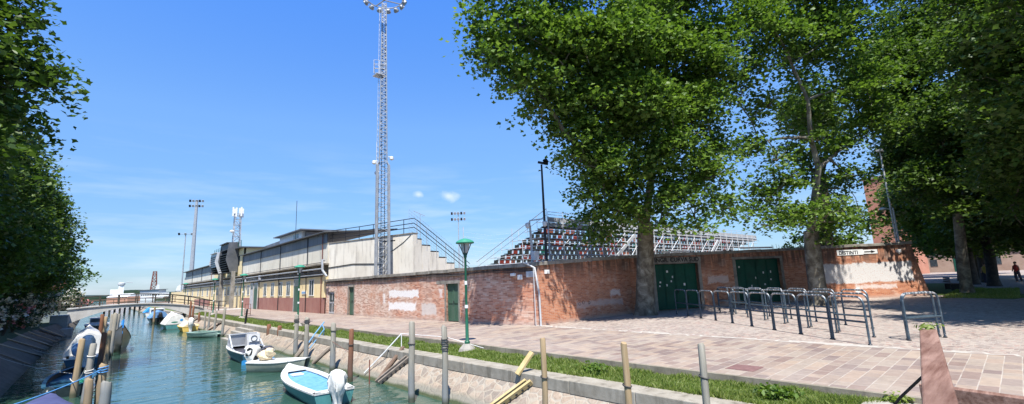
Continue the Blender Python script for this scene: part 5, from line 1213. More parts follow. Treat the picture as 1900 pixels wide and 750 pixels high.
RP = [(6.9, 3.41, .91, .056, 'pole_g', 'pale grey mooring pole nearest the wooden railing, with a dark band', (-.01, 0), [(.46, 1)]),
      (6.9, 4.8, .82, .062, 'pole_t', 'straight mooring pole, second from the wooden railing', (0, 0), [(.15, 1)]),
      (6.9, 6.77, .78, .06, 'pole_t', 'mooring pole right of the leaning yellow plank', (.0, 0), [(.05, 1)]),
      (6.9, 10.32, .87, .078, 'pole_g', 'mooring pole wrapped with several turns of dark rope', (.0, 0), [(.30, 2), (.42, 2), (.52, 2)]),
      (6.55, 11.45, .95, .085, 'pole_g', 'thick grey mooring pole right of the plank ladder', (.012, 0), [(.42, 1)]),
      (6.6, 15.5, .56, .085, 'pole_b', 'reddish mooring pole just right of the blue decked boat', (.0, 0), [(.1, 1)]),
      (6.95, 17.95, .63, .10, 'pole_g', 'grey mooring pole rising behind the blue decked boat', (.0, 0), [(.4, 1)]),
      (7.05, 21.25, .74, .10, 'pole_g', 'mooring pole with black cap band, right of the pair behind the green grey boat', (.01, .01), [(.55, 3)]),
      (7.3, 23.4, .78, .10, 'pole_g', 'mooring pole with black cap band, left of the pair behind the green grey boat', (.0, 0), [(.5, 3)]),
      (7.8, 29.9, .02, .12, 'pole_b', 'rusty brown short pole, left one of the pair behind the cabin boat', (.0, .01), []),
      (7.89, 28.15, .0, .12, 'pole_b', 'rusty brown short pole, right one of the pair behind the cabin boat', (.0, .0), []),
      (8.1, 37.4, .75, .07, 'dark', 'thin black pole leaning above the cabin boat', (-.02, -.42), []),
      (7.3, 46.9, .46, .07, 'pole_g', 'thin pale pole, leftmost behind the mint dinghy', (-.02, 0), []),
      (7.35, 45.8, .38, .08, 'pole_g', 'thin pale pole, second behind the mint dinghy', (.02, .0), []),
      (7.35, 43.3, .56, .08, 'pole_g', 'pale pole behind the right half of the mint dinghy', (.03, 0), []),
      (7.05, 38.8, .88, .09, 'pole_g', 'slanting pale pole at the right end of the mint dinghy', (.045, 0), []),
      (7.7, 63.4, .84, .12, 'pole_b', 'reddish pole beside the bridge foot, behind the white covered boat', (.06, 0), []),
      (7.6, 58, 1.18, .10, 'pole_b', 'tallest reddish pole between the white covered boat and the yellow boat', (.02, 0), []),
      (7.6, 56.6, .75, .10, 'pole_b', 'reddish pole leaning right of the yellow boat', (.05, 0), []),
      (7.65, 52.5, .17, .10, 'pole_b', 'short dark reddish pole just right of the yellow boat', (.0, 0), []),
      (5.4, 66.4, .98, .10, 'pole_t', 'lone pole in the water left of the blue covered boat', (.0, 0), []),
      (-.19, 20.85, .66, .11, 'pole_t', 'tan pole left of the group at the lower left', (.03, 0), []),
      (.06, 18.42, .66, .10, 'pole_g', 'tall grey pole with white rope in the lower left group', (.035, 0), [(.35, 1), (-.1, 2)]),
      (.15, 17.89, -.25, .12, 'pole_t', 'short cut tan pole between two taller ones at the lower left', (.0, 0), []),
      (.38, 18.03, .09, .12, 'pole_t', 'tan pole tied with blue rope at the lower left', (.02, 0), [(-.08, 3)]),
      (.5, 17.46, -.33, .16, 'pole_g', 'thick pale grey cut post at the lower left', (.0, 0), []),
      (.5, 26.88, .47, .13, 'pole_b', 'brown pole at the stern of the white covered boat', (.02, 0), []),
      (.62, 26.5, .56, .10, 'pole_t', 'brown tan pole touching the one at the white covered boat', (.03, 0), []),
      (.96, 33.3, 1.09, .13, 'pole_g', 'grey pole beside the dark pointed boat', (.03, 0), []),
      (1.1, 35.1, 1.0, .13, 'pole_g', 'second grey pole beside the dark pointed boat', (.045, 0), []),
      (1.0, 36.8, .95, .12, 'pole_g', 'third grey pole beside the dark pointed boat', (.01, 0), []),
      (.63, 41.9, .86, .14, 'pole_b', 'dark brown pole beyond the white covered boat', (.0, 0), []),
      (.78, 41.6, .68, .12, 'pole_t', 'paler pole beyond the white covered boat', (.02, 0), [])]
for q in RP: pole(q[0], q[1], q[2], q[3], q[4], q[5], q[6], q[7], 'ropeb' if 'blue rope' in q[5] else ('rope' if 'white rope' in q[5] else 'roped'))
# ---------------------------------------------------------------- planks and ladders leaning on the bank
def onbank(s_, off=.06):   # point on the slope, s_=0 water .. 1 kerb top
    x = 7.17+.66*s_; z = -1.09+.64*s_; return x-off*.7, z+off*.7
def lean(nm, lab, cat, y0, y1, mats, wd, kind, s0=-.05, s1=1.35, rails=2):
    x0, z0 = onbank(s0); x1, z1 = onbank(s1); t = thing(nm, lab, cat, (0, 0, 0)); 
    if kind == 'ladder':
        for k in range(rails): g = MB(); o_ = wd*(k-(rails-1)/2); g.beam((x0, y0+o_, z0+.05), (x1, y1+o_, z1+.05), .07, .12, up=(-.7, 0, .7)); g.build('stringer', M[mats], t)
        for s_ in np.linspace(.1, .92, 7): g = MB(); xx = x0+(x1-x0)*s_; yy = y0+(y1-y0)*s_; zz = z0+(z1-z0)*s_; g.beam((xx, yy-wd*.75, zz+.02), (xx, yy+wd*.75, zz+.02), .05, .04, up=(-.7, 0, .7)); g.build('rung', M['dark'], t)
    else:
        g = MB(); g.beam((x0, y0, z0+.03), (x1, y1, z1+.03), wd, .05, up=(-.7, 0, .7)); g.build('board', M[mats], t)
        g = MB(); g.beam((x0+.05, y0, z0-.03), (x1-.1, y1, z1-.07), .05, .05, up=(-.7, 0, .7)); g.build('bearer', M['dark'], t)
    return t
lean('plank_ladder', 'dark ladder of weathered planks leaning on the stone bank', 'ladder', 14.45, 13.8, 'plank', .22, 'ladder', -.1, 1.05)
lean('leaning_board', 'brown board leaning up the bank beside the plank ladder', 'plank', 14.56, 14.62, 'plankb', .16, 'plank', 0, 1.45)
t = lean('plank_ladder', 'ladder like frame of yellow planks on the near stone bank', 'ladder', 8.95, 8.15, 'planky', .17, 'ladder', -.1, 1.0)
g = MB(); g.beam((7.74, 8.50, -.24), (8.13, 8.35, .24), .15, .06, up=(-.7, 0, .7)); tag(g.build('yellow_plank', M['planky'], bevel=.006), 'smooth yellow plank sticking up over the kerb', 'plank')
lean('gangplank', 'dark gangplank behind the two capped poles', 'gangway', 22.75, 22.85, 'plank', .2, 'plank', -.1, 1.15)
lean('gangplank', 'greenish gangplank leaning on the bank beside the grey pole', 'gangway', 20.45, 20.1, 'plank', .22, 'plank', -.1, 1.0)
g = MB(); g.tube([(7.35, 22.3, -.65), (7.85, 22.45, -.05), (8.3, 22.6, .42)], .03, 6); g.tube([(7.5, 22.1, -.65), (8.2, 22.3, .1)], .025, 6); g.tube([(8.2, 22.57, .3), (8.2, 22.3, .1), (8.25, 22.5, -.2)], .02, 5); tag(g.build('boat_handrail', M['hblue']), 'thin pale blue handrail slanting up from the bank', 'handrail')
g = MB(); g.tube([(7.2, 15.75, -.95), (7.7, 15.2, -.25), (8.1, 14.79, .33)], .022, 6); g.tube([(8.1, 14.79, .33), (8.1, 14.79, -.2)], .015, 5); g.tube([(8.1, 14.79, .33), (8.9, 13.2, .22), (9.2, 11.6, -.05)], .008, 4); tag(g.build('boat_handrail', M['white']), 'thin white handrail slanting up left of the plank ladder', 'handrail')
g = MB(); g.tube([(6.85, 14.6, -1.4), (6.85, 14.6, -.35)], .02, 6); g.tube([(6.6, 15.5, -.2), (6.9, 17.95, .0)], .008, 4); tag(g.build('thin_stake', M['rust']), 'thin rusty stake in the water below the plank ladder', 'stake')
lean('leaning_board', 'reddish boards leaning on the bank behind the thin pale poles', 'plank', 45, 43.2, 'plankb', .2, 'plank', 0, 1.2)
lean('leaning_board', 'reddish boards leaning on the bank near the bridge foot', 'plank', 56, 54, 'plankb', .2, 'plank', 0, 1.2)
# left bank gangways
for i, (y0, y1, mt, wd, lab) in enumerate([(32.4, 31.4, 'plank', .12, 'nearest thin grey pole lying down the shaded left bank'), (37.3, 34.5, 'pole_t', .26, 'pale sunlit plank on the shaded left bank'), (40.6, 37.6, 'pole_t', .16, 'narrow pale plank beside the wider one on the left bank'),
        (44.6, 42.0, 'pole_t', .5, 'widest pale gangway on the shaded left bank'), (46.6, 43.8, 'pole_t', .22, 'thin pale plank right of the widest gangway'), (52.2, 48.8, 'pole_t', .34, 'farthest sunlit gangway on the left bank'), (49.3, 46.5, 'plank', .12, 'long grey pole lying up the left bank over the lawn')]):
    t = thing('bank_gangway', lab, 'gangway', (0, 0, 0), 0, 'planks on the left bank'); dxx = 0 if y0 < 40 else (.12 if y0 < 46 else (.5 if y0 < 51 else .75))
    g = MB(); g.beam((-1.9+dxx*.8, y0, -1.02), (-3.3+dxx, y1, -.03), wd, .05, up=(.6, 0, .8)); g.build('board', M[mt], t); g = MB(); g.beam((-2.1+dxx*.8, y0-.05, -.95), (-2.1+dxx*.8, y0-.7, -.95), .05, .05); g.build('cleat', M['dark'], t)
# ---------------------------------------------------------------- boats
def hull(L_, B_, fb, sheer, dr=.25, flare=.82, tr_w=.78, n=14, tip=.03, rake=.25):
    """stern at y=-L/2, bow at y=+L/2, waterline z=0. returns mesh builder and gunwale points"""
    g = MB(); rows = []
    for i in range(n+1):
        s_ = i/n; y = -L_/2+L_*s_
        if s_ < .5: w_ = tr_w+(1-tr_w)*math.sin(PI*s_)
        else: w_ = max(tip, (1-((s_-.5)/.5)**2.3))
        hb = B_/2*w_; zg = fb+sheer*max(0, (s_-.35)/.65)**2
        r_ = rake*max(0, (s_-.6)/.4)**2
        pts = [(hb, y, zg), (hb*(flare+.1), y-r_*.3, zg*.55), (hb*flare*(1-.25*s_), y-r_*.6, 0.0), (hb*.45*(1-.4*s_), y-r_, -dr*(1-.5*s_)), (0, y-r_, -dr*(1-.4*s_)-.03)]
        row = pts+[(-a, b, c) for a, b, c in pts[-2::-1]]; rows.append(row)
    m_ = len(rows[0]); vs = [p_ for r__ in rows for p_ in r__]; fs = []
    for i in range(n):
        for k in range(m_-1): a = i*m_+k; fs.append((a, a+1, a+m_+1, a+m_))
    fs.append(tuple(range(m_)))
    g.add(vs, fs)
    return g, [r__[0] for r__ in rows]
def deck_strip(gun, inset, z_off, thick, name, mat, t, closed_from=None):
    """gunwale rim and optional foredeck"""
    g = MB(); n = len(gun)
    for s_ in (1, -1):
        vs = []; fs = []
        for (x, y, z) in gun:
            xi = max(0, x-inset); vs += [(s_*(x+.02), y, z+z_off), (s_*xi, y, z+z_off), (s_*(x+.02), y, z+z_off-thick), (s_*xi, y, z+z_off-thick)]
        for i in range(n-1):
            k = 4*i; fs += [(k, k+1, k+5, k+4), (k+2, k+6, k+7, k+3), (k, k+4, k+6, k+2), (k+1, k+3, k+7, k+5)]
        g.add(vs, fs)
    x, y, z = gun[0]; g.box(-x, y-.02, z+z_off-thick, x, y+inset, z+z_off)
    return g.build(name, M[mat], t)
def flat_deck(gun, i0, i1, name, mat, t, zo=.0, crown=.05, shrink=.0):
    g = MB(); vs = []; fs = []
    for (x, y, z) in gun[i0:i1+1]:
        xx = max(.005, x-shrink); vs += [(-xx, y, z+zo), (-xx*.5, y, z+zo+crown*.8), (0, y, z+zo+crown), (xx*.5, y, z+zo+crown*.8), (xx, y, z+zo)]
    for i in range(i1-i0):
        for k in range(4): a = 5*i+k; fs.append((a, a+1, a+6, a+5))
    b = len(vs); e_ = b-5; g.add(vs+[(v[0], v[1], v[2]-.03) for v in vs], fs+[tuple(q+b for q in f[::-1]) for f in fs]+[(0, 1, 2, 3, 4), (e_+4, e_+3, e_+2, e_+1, e_)]); return g.build(name, M[mat], t, smooth=True)
def outboard(t, y, z, cover=None, k=1.0):
    g = MB(); sec = []
    if True:
        soft = bool(cover and cover != 'black'); n = 20 if soft else 12; prof = [(.42, -.62), (.5, -.5), (.55, -.3), (.66, -.12), (.95, .02), (1.04, .18), (1., .34), (.8, .44), (.4, .49)] if soft else [(.62, -.04), (.95, .0), (1, .16), (.96, .30), (.80, .40), (.45, .45)]
        vs = []
        for (q, h) in prof:
            for i in range(n):
                a = 2*PI*i/n; cx_, sx_ = math.cos(a), math.sin(a); ex = .6
                if soft: q_ = q*(1+.15*math.sin(5*a+h*13)+.10*math.sin(8*a-h*21)+.10*math.sin(3*a+h*8)); q, q0 = q_, q
                vs.append((.155*k*q*math.copysign(abs(cx_)**ex, cx_), y-.22*k+.27*k*q*math.copysign(abs(sx_)**ex, sx_)+.03*h, z+.1*k+h*k))
                if soft: q = q0
        fs = [(i*n+j, i*n+(j+1) % n, (i+1)*n+(j+1) % n, (i+1)*n+j) for i in range(len(prof)-1) for j in range(n)]+[tuple(range(n-1, -1, -1)), tuple(range((len(prof)-1)*n, len(prof)*n))]
        g.add(vs, fs)
    o = g.build('outboard_motor', M[cover or 'fgl'], t, smooth=True)
    g = MB(); g.prism([(y-.32*k, z+.2*k), (y-.14*k, z+.2*k), (y-.16*k, z-.5*k), (y-.3*k, z-.5*k)], 'x', -.06*k, .06*k); g.box(-.09*k, y-.12*k, z-.15*k, .09*k, y+.04, z+.14*k); g.build('motor_leg', M['black'], o)
    return o
def boat(nm, lab, x, y, heading, L_, B_, fb, sheer, hm, rim, inner, group='small boats moored in the canal', **k):
    """heading: angle of bow from +Y, clockwise positive"""
    t = thing(nm, lab, 'boat', (x, y, WZ), -heading, group); g, gun = hull(L_, B_, fb, sheer, **k); g.build('hull', M[hm], t, smooth=True)
    deck_strip(gun, .10, .012, .035, 'gunwale', rim, t)
    if inner: flat_deck(gun, 0, len(gun)-1, 'floor', inner, t, -.22, 0, .06)
    return t, gun
# light blue decked boat
t, gun = boat('motor_boat', 'small boat with bright blue deck, white rim and a wrapped outboard motor', 5.12, 15.05, .04, 5.0, 1.5, .42, .22, 'teal', 'fgl', None, tip=.10, tr_w=.82)
flat_deck(gun, 1, 12, 'deck', 'hblue', t, -.04, .0, .15); deck_strip(gun, .22, .02, .03, 'side_deck', 'fgl', t); flat_deck(gun, 11, 14, 'foredeck', 'fgl', t, .025, .04); g = MB(); g.box(-.3, .9, .44, .1, 1.25, .50); g.build('hatch', M['fgl'], t, bevel=.02)
outboard(t, -2.45, .36, 'tarp', 1.2);
g = MB(); g.box(-.56, -2.42, .40, .56, -2.3, .47); g.build('transom_board', M['fgl'], t); t.scale = (.86, .90, .88)
# olive boat
t, gun = boat('motor_boat', 'grey green open boat with a white deck and black outboard', 5.72, 20.05, PI-.66, 2.9, 1.45, .46, .10, 'olive', 'fgl', None, tip=.3, tr_w=.8)
flat_deck(gun, 0, 14, 'deck', 'fgl', t, .015, .03); outboard(t, -1.35, .55, 'fgl', 1.15); g = MB(); g.prism([(-1.80, .72), (-1.45, .72), (-1.42, 1.06), (-1.62, 1.12), (-1.8, 1.0)], 'x', -.187, .187); g.build('cowl_panel', M['black'], t, bevel=.02)
g = MB(); g.blob((.1, -.75, .72), (.32, .38, .26), 12, 8, .2, 4); g.blob((.2, -.5, .9), (.2, .2, .2), 10, 6, .2, 5); g.build('cloth_bundle', M['cream'], t, smooth=True); t.scale = (.78, .82, .8)
# cabin boat
t, gun = boat('cabin_boat', 'blue and white motor boat with a windscreen frame and steering console', 5.65, 25.3, .02, 5.4, 1.75, .55, .20, 'navy', 'fgl', 'inblk', tip=.06, tr_w=.86)
flat_deck(gun, 10, 14, 'foredeck', 'fgl', t, .02, .06); g = MB()
g.beam((-.75, .9, .58), (-.72, .75, 1.25), .05, .05); g.beam((.75, .9, .58), (.72, .75, 1.25), .05, .05); g.beam((-.72, .75, 1.25), (.72, .75, 1.25), .05, .05); g.beam((-.75, .9, .6), (.75, .9, .6), .06, .06); g.beam((-.75, .9, .58), (-.72, -.6, .56), .05, .05); g.beam((-.72, .75, 1.22), (-.76, -.4, .62), .06, .05); g.beam((.72, .75, 1.22), (.76, -.4, .62), .06, .05); g.build('windscreen_frame', M['steelw'], t)
g = MB(); g.add([(-.70, .885, .64), (.70, .885, .64), (.68, .76, 1.22), (-.68, .76, 1.22), (-.70, .895, .64), (.70, .895, .64), (.68, .77, 1.22), (-.68, .77, 1.22)], [(0, 1, 2, 3), (7, 6, 5, 4)]); g.build('windscreen', M['pgrey'], t)
g = MB(); g.prism([(.0, .3), (.55, .3), (.5, 1.2), (.15, 1.25)], 'x', .05, .72); g.build('console', M['pgrey'], t, bevel=.02)
g = MB(); g.tube([(.38+.15*math.cos(a), -.03, 1.0+.15*math.sin(a)) for a in np.linspace(0, 2*PI, 15)], .015, 5); g.build('steering_wheel', M['black'], t)
g = MB(); g.box(.1, -.012, .82, .66, .0, 1.18); g.build('dashboard', M['white'], t)
g = MB(); g.box(-.85*.86, -2.73, -.1, .85*.86, -2.70, .22); g.box(-.755, -2.735, .0, .755, -2.705, .2); g.build('blue_band', M['sblue'], t)
g = MB(); g.blob((-.1, -1.4, .42), (.5, .5, .15), 10, 6, .15, 3); g.blob((.6, -2.1, .6), (.25, .4, .14), 10, 6, .2, 6); g.build('seat_cushion', M['inblk'], t, smooth=True); t.scale = (.84, .9, .86)
# mint dinghy
t, gun = boat('dinghy', 'pale mint green rowing dinghy among thin pale poles', 6.35, 40.1, PI-.42, 3.0, 1.25, .34, .10, 'mint', 'mint', 'mint', tip=.25); g = MB(); g.box(-.5, -.2, .18, .5, .05, .22); g.build('thwart', M['mint'], t)
# yellow
t, gun = boat('motor_boat', 'yellow boat with pale cover and wrapped white motor', 6.35, 48.8, .05, 4.2, 1.45, .42, .15, 'yel', 'yel', None); flat_deck(gun, 0, 14, 'cover', 'cream', t, .02, .22, .05); outboard(t, -2.05, .45, 'tarp', 1.2)
# white covered
t, gun = boat('motor_boat', 'motor boat under a high white cover with blue and green patches', 5.95, 54.6, .02, 5.2, 1.95, .45, .15, 'teal', 'fgl', None, tr_w=.85); flat_deck(gun, 0, 14, 'cover', 'tarp', t, .03, .85, .0)
g = MB(); g.blob((-.15, -2.55, .62), (.5, .06, .14), 12, 8); g.build('cover_patch', M['s_green'], t, smooth=True); g = MB(); g.blob((.35, -2.56, .78), (.18, .06, .16), 12, 8); g.build('cover_patch', M['sblue'], t, smooth=True)
# blue covered
t, gun = boat('cabin_boat', 'dark boat with a pale blue cover and small white wheelhouse before the bridge', 6.0, 69.5, .0, 5.0, 2.0, .5, .15, 'dkhull', 'dkhull', None, tr_w=.9); flat_deck(gun, 0, 12, 'cover', 'bcov', t, .05, .75, .0); g = MB(); g.box(-.7, .9, .5, .7, 2.0, 1.55); g.build('wheelhouse', M['fgl'], t, bevel=.05); g = MB(); g.box(-.6, .88, 1.1, .6, .895, 1.42); g.build('window', M['glass'], t); outboard(t, -2.4, .5, 'black', 1.2)
t, gun = boat('motor_boat', 'small boat with a blue cover seen under the bridge', 6.9, 92, 0, 4.4, 1.8, .5, .2, 'fgl', 'orangegl', None); flat_deck(gun, 1, 13, 'cover', 'sblue', t, .05, .6, .0)
# left side
t, gun = boat('motor_boat', 'boat under a large white tarpaulin with a covered motor, moored at the left bank', .05, 34.2, .0, 8.4, 1.7, .35, .15, 'navy', 'fgl', None, tr_w=.92); flat_deck(gun, 2, 13, 'tarpaulin', 'tarp', t, .04, 1.05, -.03); outboard(t, -4.0, .5, 'tarp', 1.5); g = MB(); g.box(-.6, -4.08, .3, .75, -2.9, .42); g.build('stern_deck', M['fgl'], t, bevel=.02); g = MB(); g.blob((-.35, -3.4, .7), (.22, .3, .3), 10, 8, .1, 5); g.build('fender', M['bcov'], t, smooth=True)
g = MB(); pts_bow = None
t, gun = boat('gondola', 'slim black boat with a high pointed bow and bright blue cover', 1.42, 38.3, PI, 9.0, 1.15, .42, 1.15, 'dkhull', 'dkhull', None, tip=.02, rake=-.3)
flat_deck(gun, 2, 11, 'cover', 'bright', t, .03, .28, .02); g = MB(); g.prism([(4.1, 1.2), (4.52, 1.4), (4.56, 1.85)], 'x', -.03, .03); g.prism([(2.9, .75), (3.6, .85), (3.3, 1.75)], 'x', -.03, .03); g.build('prow', M['bright'], t)
t, gun = boat('motor_boat', 'dark navy boat with green ropes, half hidden behind the lower left poles', -.3, 23.4, .05, 5.2, 1.55, .42, .15, 'dkhull', 'navy', 'navy'); g = MB(); g.blob((.45, -1.9, .42), (.2, .3, .08), 10, 6, .3, 3); g.build('net_heap', M['s_green'], t); g = MB(); g.box(-.6, -.3, .25, .6, 0, .3); g.build('thwart', M['navy'], t); t.scale = (.85, .85, .85)
t, gun = boat('motor_boat', 'boat under a blue violet cover in the lower left corner', -.85, 16.2, .12, 4.6, 1.5, .32, .05, 'dkhull', 'navy', None, tr_w=.9); flat_deck(gun, 0, 13, 'cover', 'cover', t, .03, .22, .0); g = MB(); g.blob((-.15, 2.7, .48), (.15, .24, .2), 12, 8); g.build('outboard_motor', M['dkhull'], t, smooth=True)
t, gun = boat('motor_boat', 'dark cabin boat moored by the left steps before the bridge', .6, 60, 0, 5, 1.8, .6, .15, 'dkhull', 'fgl', None); flat_deck(gun, 0, 14, 'deck', 'pgrey', t, .03, .1); g = MB(); g.box(-.55, -.8, .6, .55, 1, 1.25); g.build('wheelhouse', M['pgrey'], t, bevel=.04); g = MB(); g.box(-.48, -.815, .85, .48, -.805, 1.15); g.build('window', M['glass'], t)
# mooring lines
def line(a, b, sag, mat, lab, r_=.008):
    a = Vector(a); b = Vector(b); pts = [a.lerp(b, s_)-Vector((0, 0, sag*4*s_*(1-s_))) for s_ in np.linspace(0, 1, 10)]; g = MB(); g.tube(pts, r_, 5); tag(g.build('mooring_line', M[mat]), lab, 'rope', 'ropes between boats, poles and bank')
line((.38, 18.0, -.02), (-1.6, 12.5, .02), .1, 'ropeb', 'pale blue rope from the tan pole to the lower left edge', .014)
line((.4, 18.1, -.05), (.05, 21.0, -.5), .1, 'ropeb', 'blue rope behind the tan pole')
line((-3.1, 31, -.25), (-.3, 23, -.6), .1, 'rope', 'pale rope across the dark water from the left bank')
line((-2.2, 37.8, -.7), (-.2, 30.4, -.6), .15, 'rope', 'thin rope from the gangways to the white covered boat', .012)
line((-1.7, 47, -.6), (-.4, 38, -.3), .08, 'rope', 'rope from the farther gangway to the white covered boat', .012)
line((.06, 18.42, .1), (-.3, 21.2, -.55), .25, 'rope', 'white looped rope hanging from the tall grey pole', .013)
line((7.05, 21.25, .35), (5.9, 20.9, -.6), .05, 'roped', 'dark line from a capped pole to the grey green boat')
line((6.9, 10.35, .45), (8.9, 13.4, -.1), .1, 'rope', 'thin line from the rope wrapped pole to the verge', .006)
# ---------------------------------------------------------------- far things
t = thing('bell_tower', 'plain red brick tower seen between the trees beyond the wall', 'tower', (117, 15.2, 0), -.2); g = MB(); g.box(-3, -3, 0, 3, 3, 19); g.build('shaft', M['campanile'], t); g = MB(); g.box(-3.2, -3.2, 19.003, 3.2, 3.2, 19.5); g.build('cornice', M['stone'], t); g = MB(); g.box(-.1, -3.02, 4, .1, -2.99, 16); g.build('recess_shade_strip', M['roofd'], t)  # dark strip proud of the tower face paints the shade of a recess
t = thing('park_building', 'low pale brick building with a green door at the end of the shaded path', 'building', (128, 5, 0), -.05); g = MB(); g.box(-1, -22, 0, 4, 14, 4.6); g.build('wall', M['farbrick'], t); g = MB(); g.box(-1.06, 1.0, 0, -.99, 3.6, 2.6); g.build('door', M['ggreen'], t)
for yy in (-8, -3, 6, 9.5): g = MB(); g.box(-1.06, yy, 1.2, -.99, yy+1.1, 2.6); g.build('window', M['glass'], t)
g = MB(); g.prism([(-1.5, 4.61), (4.5, 4.61), (1.5, 6)], 'y', -22.5, 14.5); g.build('roof', M['orangegl'], t)
t = thing('ferry', 'white multi deck ferry moored far beyond the bridge', 'ferry', (30, 385, WZ), -1.15)
g = MB(); g.prism([(-13, 0), (14, 0), (17, 2.2), (-13, 2.2)], 'y', -3, 3); g.build('hull', M['fgl'], t); g = MB(); g.box(-12, -2.6, 2.21, 12, 2.6, 4.6); g.build('cabin', M['fgl'], t); g = MB(); g.box(-11, -2.3, 4.61, 9, 2.3, 6.6); g.build('upper_deck', M['steel'], t)
for k in range(10): g = MB(); g.box(-11+k*2.3, -2.66, 3.0, -9.6+k*2.3, -2.59, 3.9); g.build('window', M['glass'], t)
g = MB(); g.box(-12, -2.9, 6.61, 10, 2.9, 6.9); g.build('roof', M['roofd'], t); g = MB(); g.prism([(2, 6.9), (5, 6.9), (4.3, 10), (3.6, 10)], 'y', -.5, .5); g.build('funnel', M['fgl'], t)
t = thing('ferry', 'white tour boat with angled superstructure at the right of the far quay', 'ferry', (42.5, 365, WZ), -1.15); g = MB(); g.prism([(-5, 0), (4, 0), (5, 2), (-5, 2)], 'y', -2.5, 2.5); g.build('hull', M['fgl'], t); g = MB(); g.prism([(-4, 2.01), (4, 2.01), (2, 9.5), (-1, 8)], 'y', -2.2, 2.2); g.build('cabin', M['white'], t)
for k in range(4): g = MB(); g.box(-2.6+k*1.3, -2.26, 4.2, -1.8+k*1.3, -2.19, 5.4); g.build('window', M['glass'], t)
t = thing('quay_hall', 'long low hall with white roof panels on the far quay', 'building', (13, 335, 0), -1.15 + PI/2*0)
g = MB(); g.box(-10, -3, -.9, 10, 3, 1.9); g.build('wall', M['orangegl'], t); 
for k in range(7): g = MB(); g.prism([(-3.3, 1.91), (3.3, 1.91), (0, 3.6)], 'x', -10+k*2.85, -10+k*2.85+2.7); g.build('roof_panel', M['white'], t)
t = thing('control_tower', 'white harbour control tower with a round top on the far quay', 'tower', (12, 346, 0)); g = MB(); g.box(-1.2, -1, 0, 1.2, 1, 8); g.box(-4.6, -1, 0, -1.21, 1, 6.2); g.build('shaft', M['white'], t); g = MB(); g.lathe((0, 0, 8.01), [(1.1, 0), (1.7, .8), (1.7, 1.6), (1.0, 2.0)], 12); g.build('cab', M['pgrey'], t)
g = MB(); g.tube([(2, 0, 10), (5, 0, 9.8)], .2, 5); g.build('arm', M['pgrey'], t)
lattice(32.5, 421, 0, 19, 4.2, 1.8, 2.2, 'radio_mast', 'distant lattice tower above the ferry', 'mast', 'rust', .32)
g = MB(); g.blob((-60, 600, 0), (90, 20, 6), 40, 8, .1, 3); g.blob((60, 620, 0), (70, 20, 5), 40, 8, .12, 4); g.blob((25, 480, 1), (16, 8, 6), 16, 8, .15, 4)
o = g.build('far_woodland', M['leafs']); tag(o, 'low line of distant trees along the lagoon shore', 'woodland', kind='stuff')
t = thing('timber_jetty', 'dark timber jetty on posts crossing the canal beyond the arched bridge', 'jetty'); g = MB(); g.box(0, 118, .45, 13, 120, .62); g.build('deck', M['plankb'], t)
for x in np.arange(2.0, 9, .75): g = MB(); g.tube([(x, 118+(.5 if int(x*4) % 2 else 1.5), -1.6), (x, 118.7, .45)], .16, 6); g.build('pile', M['barkd'], t)
for x in np.arange(0, 13.1, 1.6): g = MB(); g.box(x-.05, 118, .62, x+.05, 118.1, 1.6); g.build('post', M['plankb'], t)
g = MB(); g.box(0, 117.95, 1.5, 13, 118.05, 1.62); g.build('rail', M['plankb'], t)
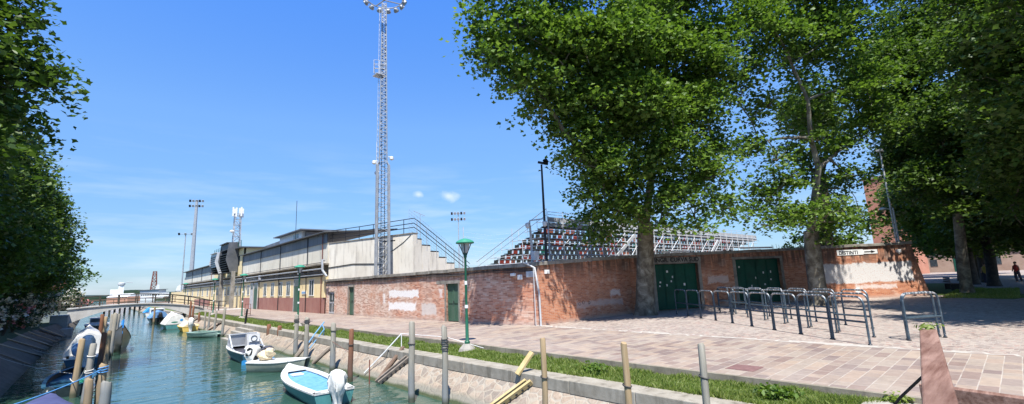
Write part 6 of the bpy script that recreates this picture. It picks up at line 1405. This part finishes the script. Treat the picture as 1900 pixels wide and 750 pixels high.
# people far along the shaded park path
def person(x, y, top, lab, turn):
    t = thing('person', lab, 'person', (x, y, 0), turn)
    vs = [(0, 0, .93), (0, 0, 1.12), (0, 0, 1.38), (0, 0, 1.50), (.10, 0, .88), (.12, .05, .48), (.12, .0, .06), (-.10, 0, .88), (-.12, -.08, .48), (-.12, -.16, .08), (.20, 0, 1.40), (.25, .03, 1.14), (.24, .14, .92), (-.20, 0, 1.40), (-.25, -.03, 1.14), (-.24, .06, .90), (0, .01, 1.60), (0, .02, 1.72), (.13, .14, .03), (-.12, -.02, .04)]
    ed = [(0, 1), (1, 2), (2, 3), (0, 4), (4, 5), (5, 6), (0, 7), (7, 8), (8, 9), (2, 10), (10, 11), (11, 12), (2, 13), (13, 14), (14, 15), (3, 16), (16, 17), (6, 18), (9, 19)]
    rad = [.15, .14, .17, .06, .09, .065, .045, .09, .065, .045, .06, .045, .035, .06, .045, .035, .095, .085, .035, .035]
    me = bpy.data.meshes.new('body'); me.from_pydata(vs, ed, []); o = bpy.data.objects.new('body', me); C.link(o); o.parent = t
    sk = o.modifiers.new('skin', 'SKIN')
    for i, r_ in enumerate(rad): me.skin_vertices[0].data[i].radius = (r_, r_)
    me.skin_vertices[0].data[0].use_root = True
    ss = o.modifiers.new('sub', 'SUBSURF'); ss.levels = 1; ss.render_levels = 2; me.materials.append(M['skin'])
    g = MB(); g.lathe((0, 0, 0), [(.19, .92), (.185, 1.1), (.215, 1.36), (.12, 1.50), (.07, 1.52)], 14); g.v = [(a, b*.72, c) for a, b, c in g.v]; g.build('shirt', M[top], t, smooth=True)
    g = MB(); g.tube([(.09, 0, .98), (.12, .05, .5), (.12, 0, .1)], [.12, .09, .07], 10); g.tube([(-.09, 0, .98), (-.12, -.08, .5), (-.12, -.15, .12)], [.12, .09, .07], 10); g.build('trousers', M['cloth_d'], t, smooth=True)
    g = MB(); g.blob((0, -.01, 1.70), (.105, .115, .11), 12, 8); g.build('hair', M['barkd'], t, smooth=True)
person(57, 2.0, 'cloth_y', 'person in a yellow top walking on the shaded park path', 1.2)
person(60, .2, 'cloth_r', 'person in a red top at the right edge of the park path', .8)
t = thing('park_bench', 'dark bench beside the pale leaning trunk', 'bench', (46, 3.4, 0), .3); g = MB()
for k in range(4): g.box(-.8, -.2+k*.12, .43, .8, -.11+k*.12, .46)
g.build('seat', M['plankb'], t); g = MB()
for k in range(3): g.box(-.8, .28, .55+k*.13, .8, .31, .64+k*.13)
g.build('backrest', M['plankb'], t)
for s_ in (-.7, .7): g = MB(); g.box(s_-.03, -.2, 0, s_+.03, .3, .429); g.build('leg', M['dark'], t)
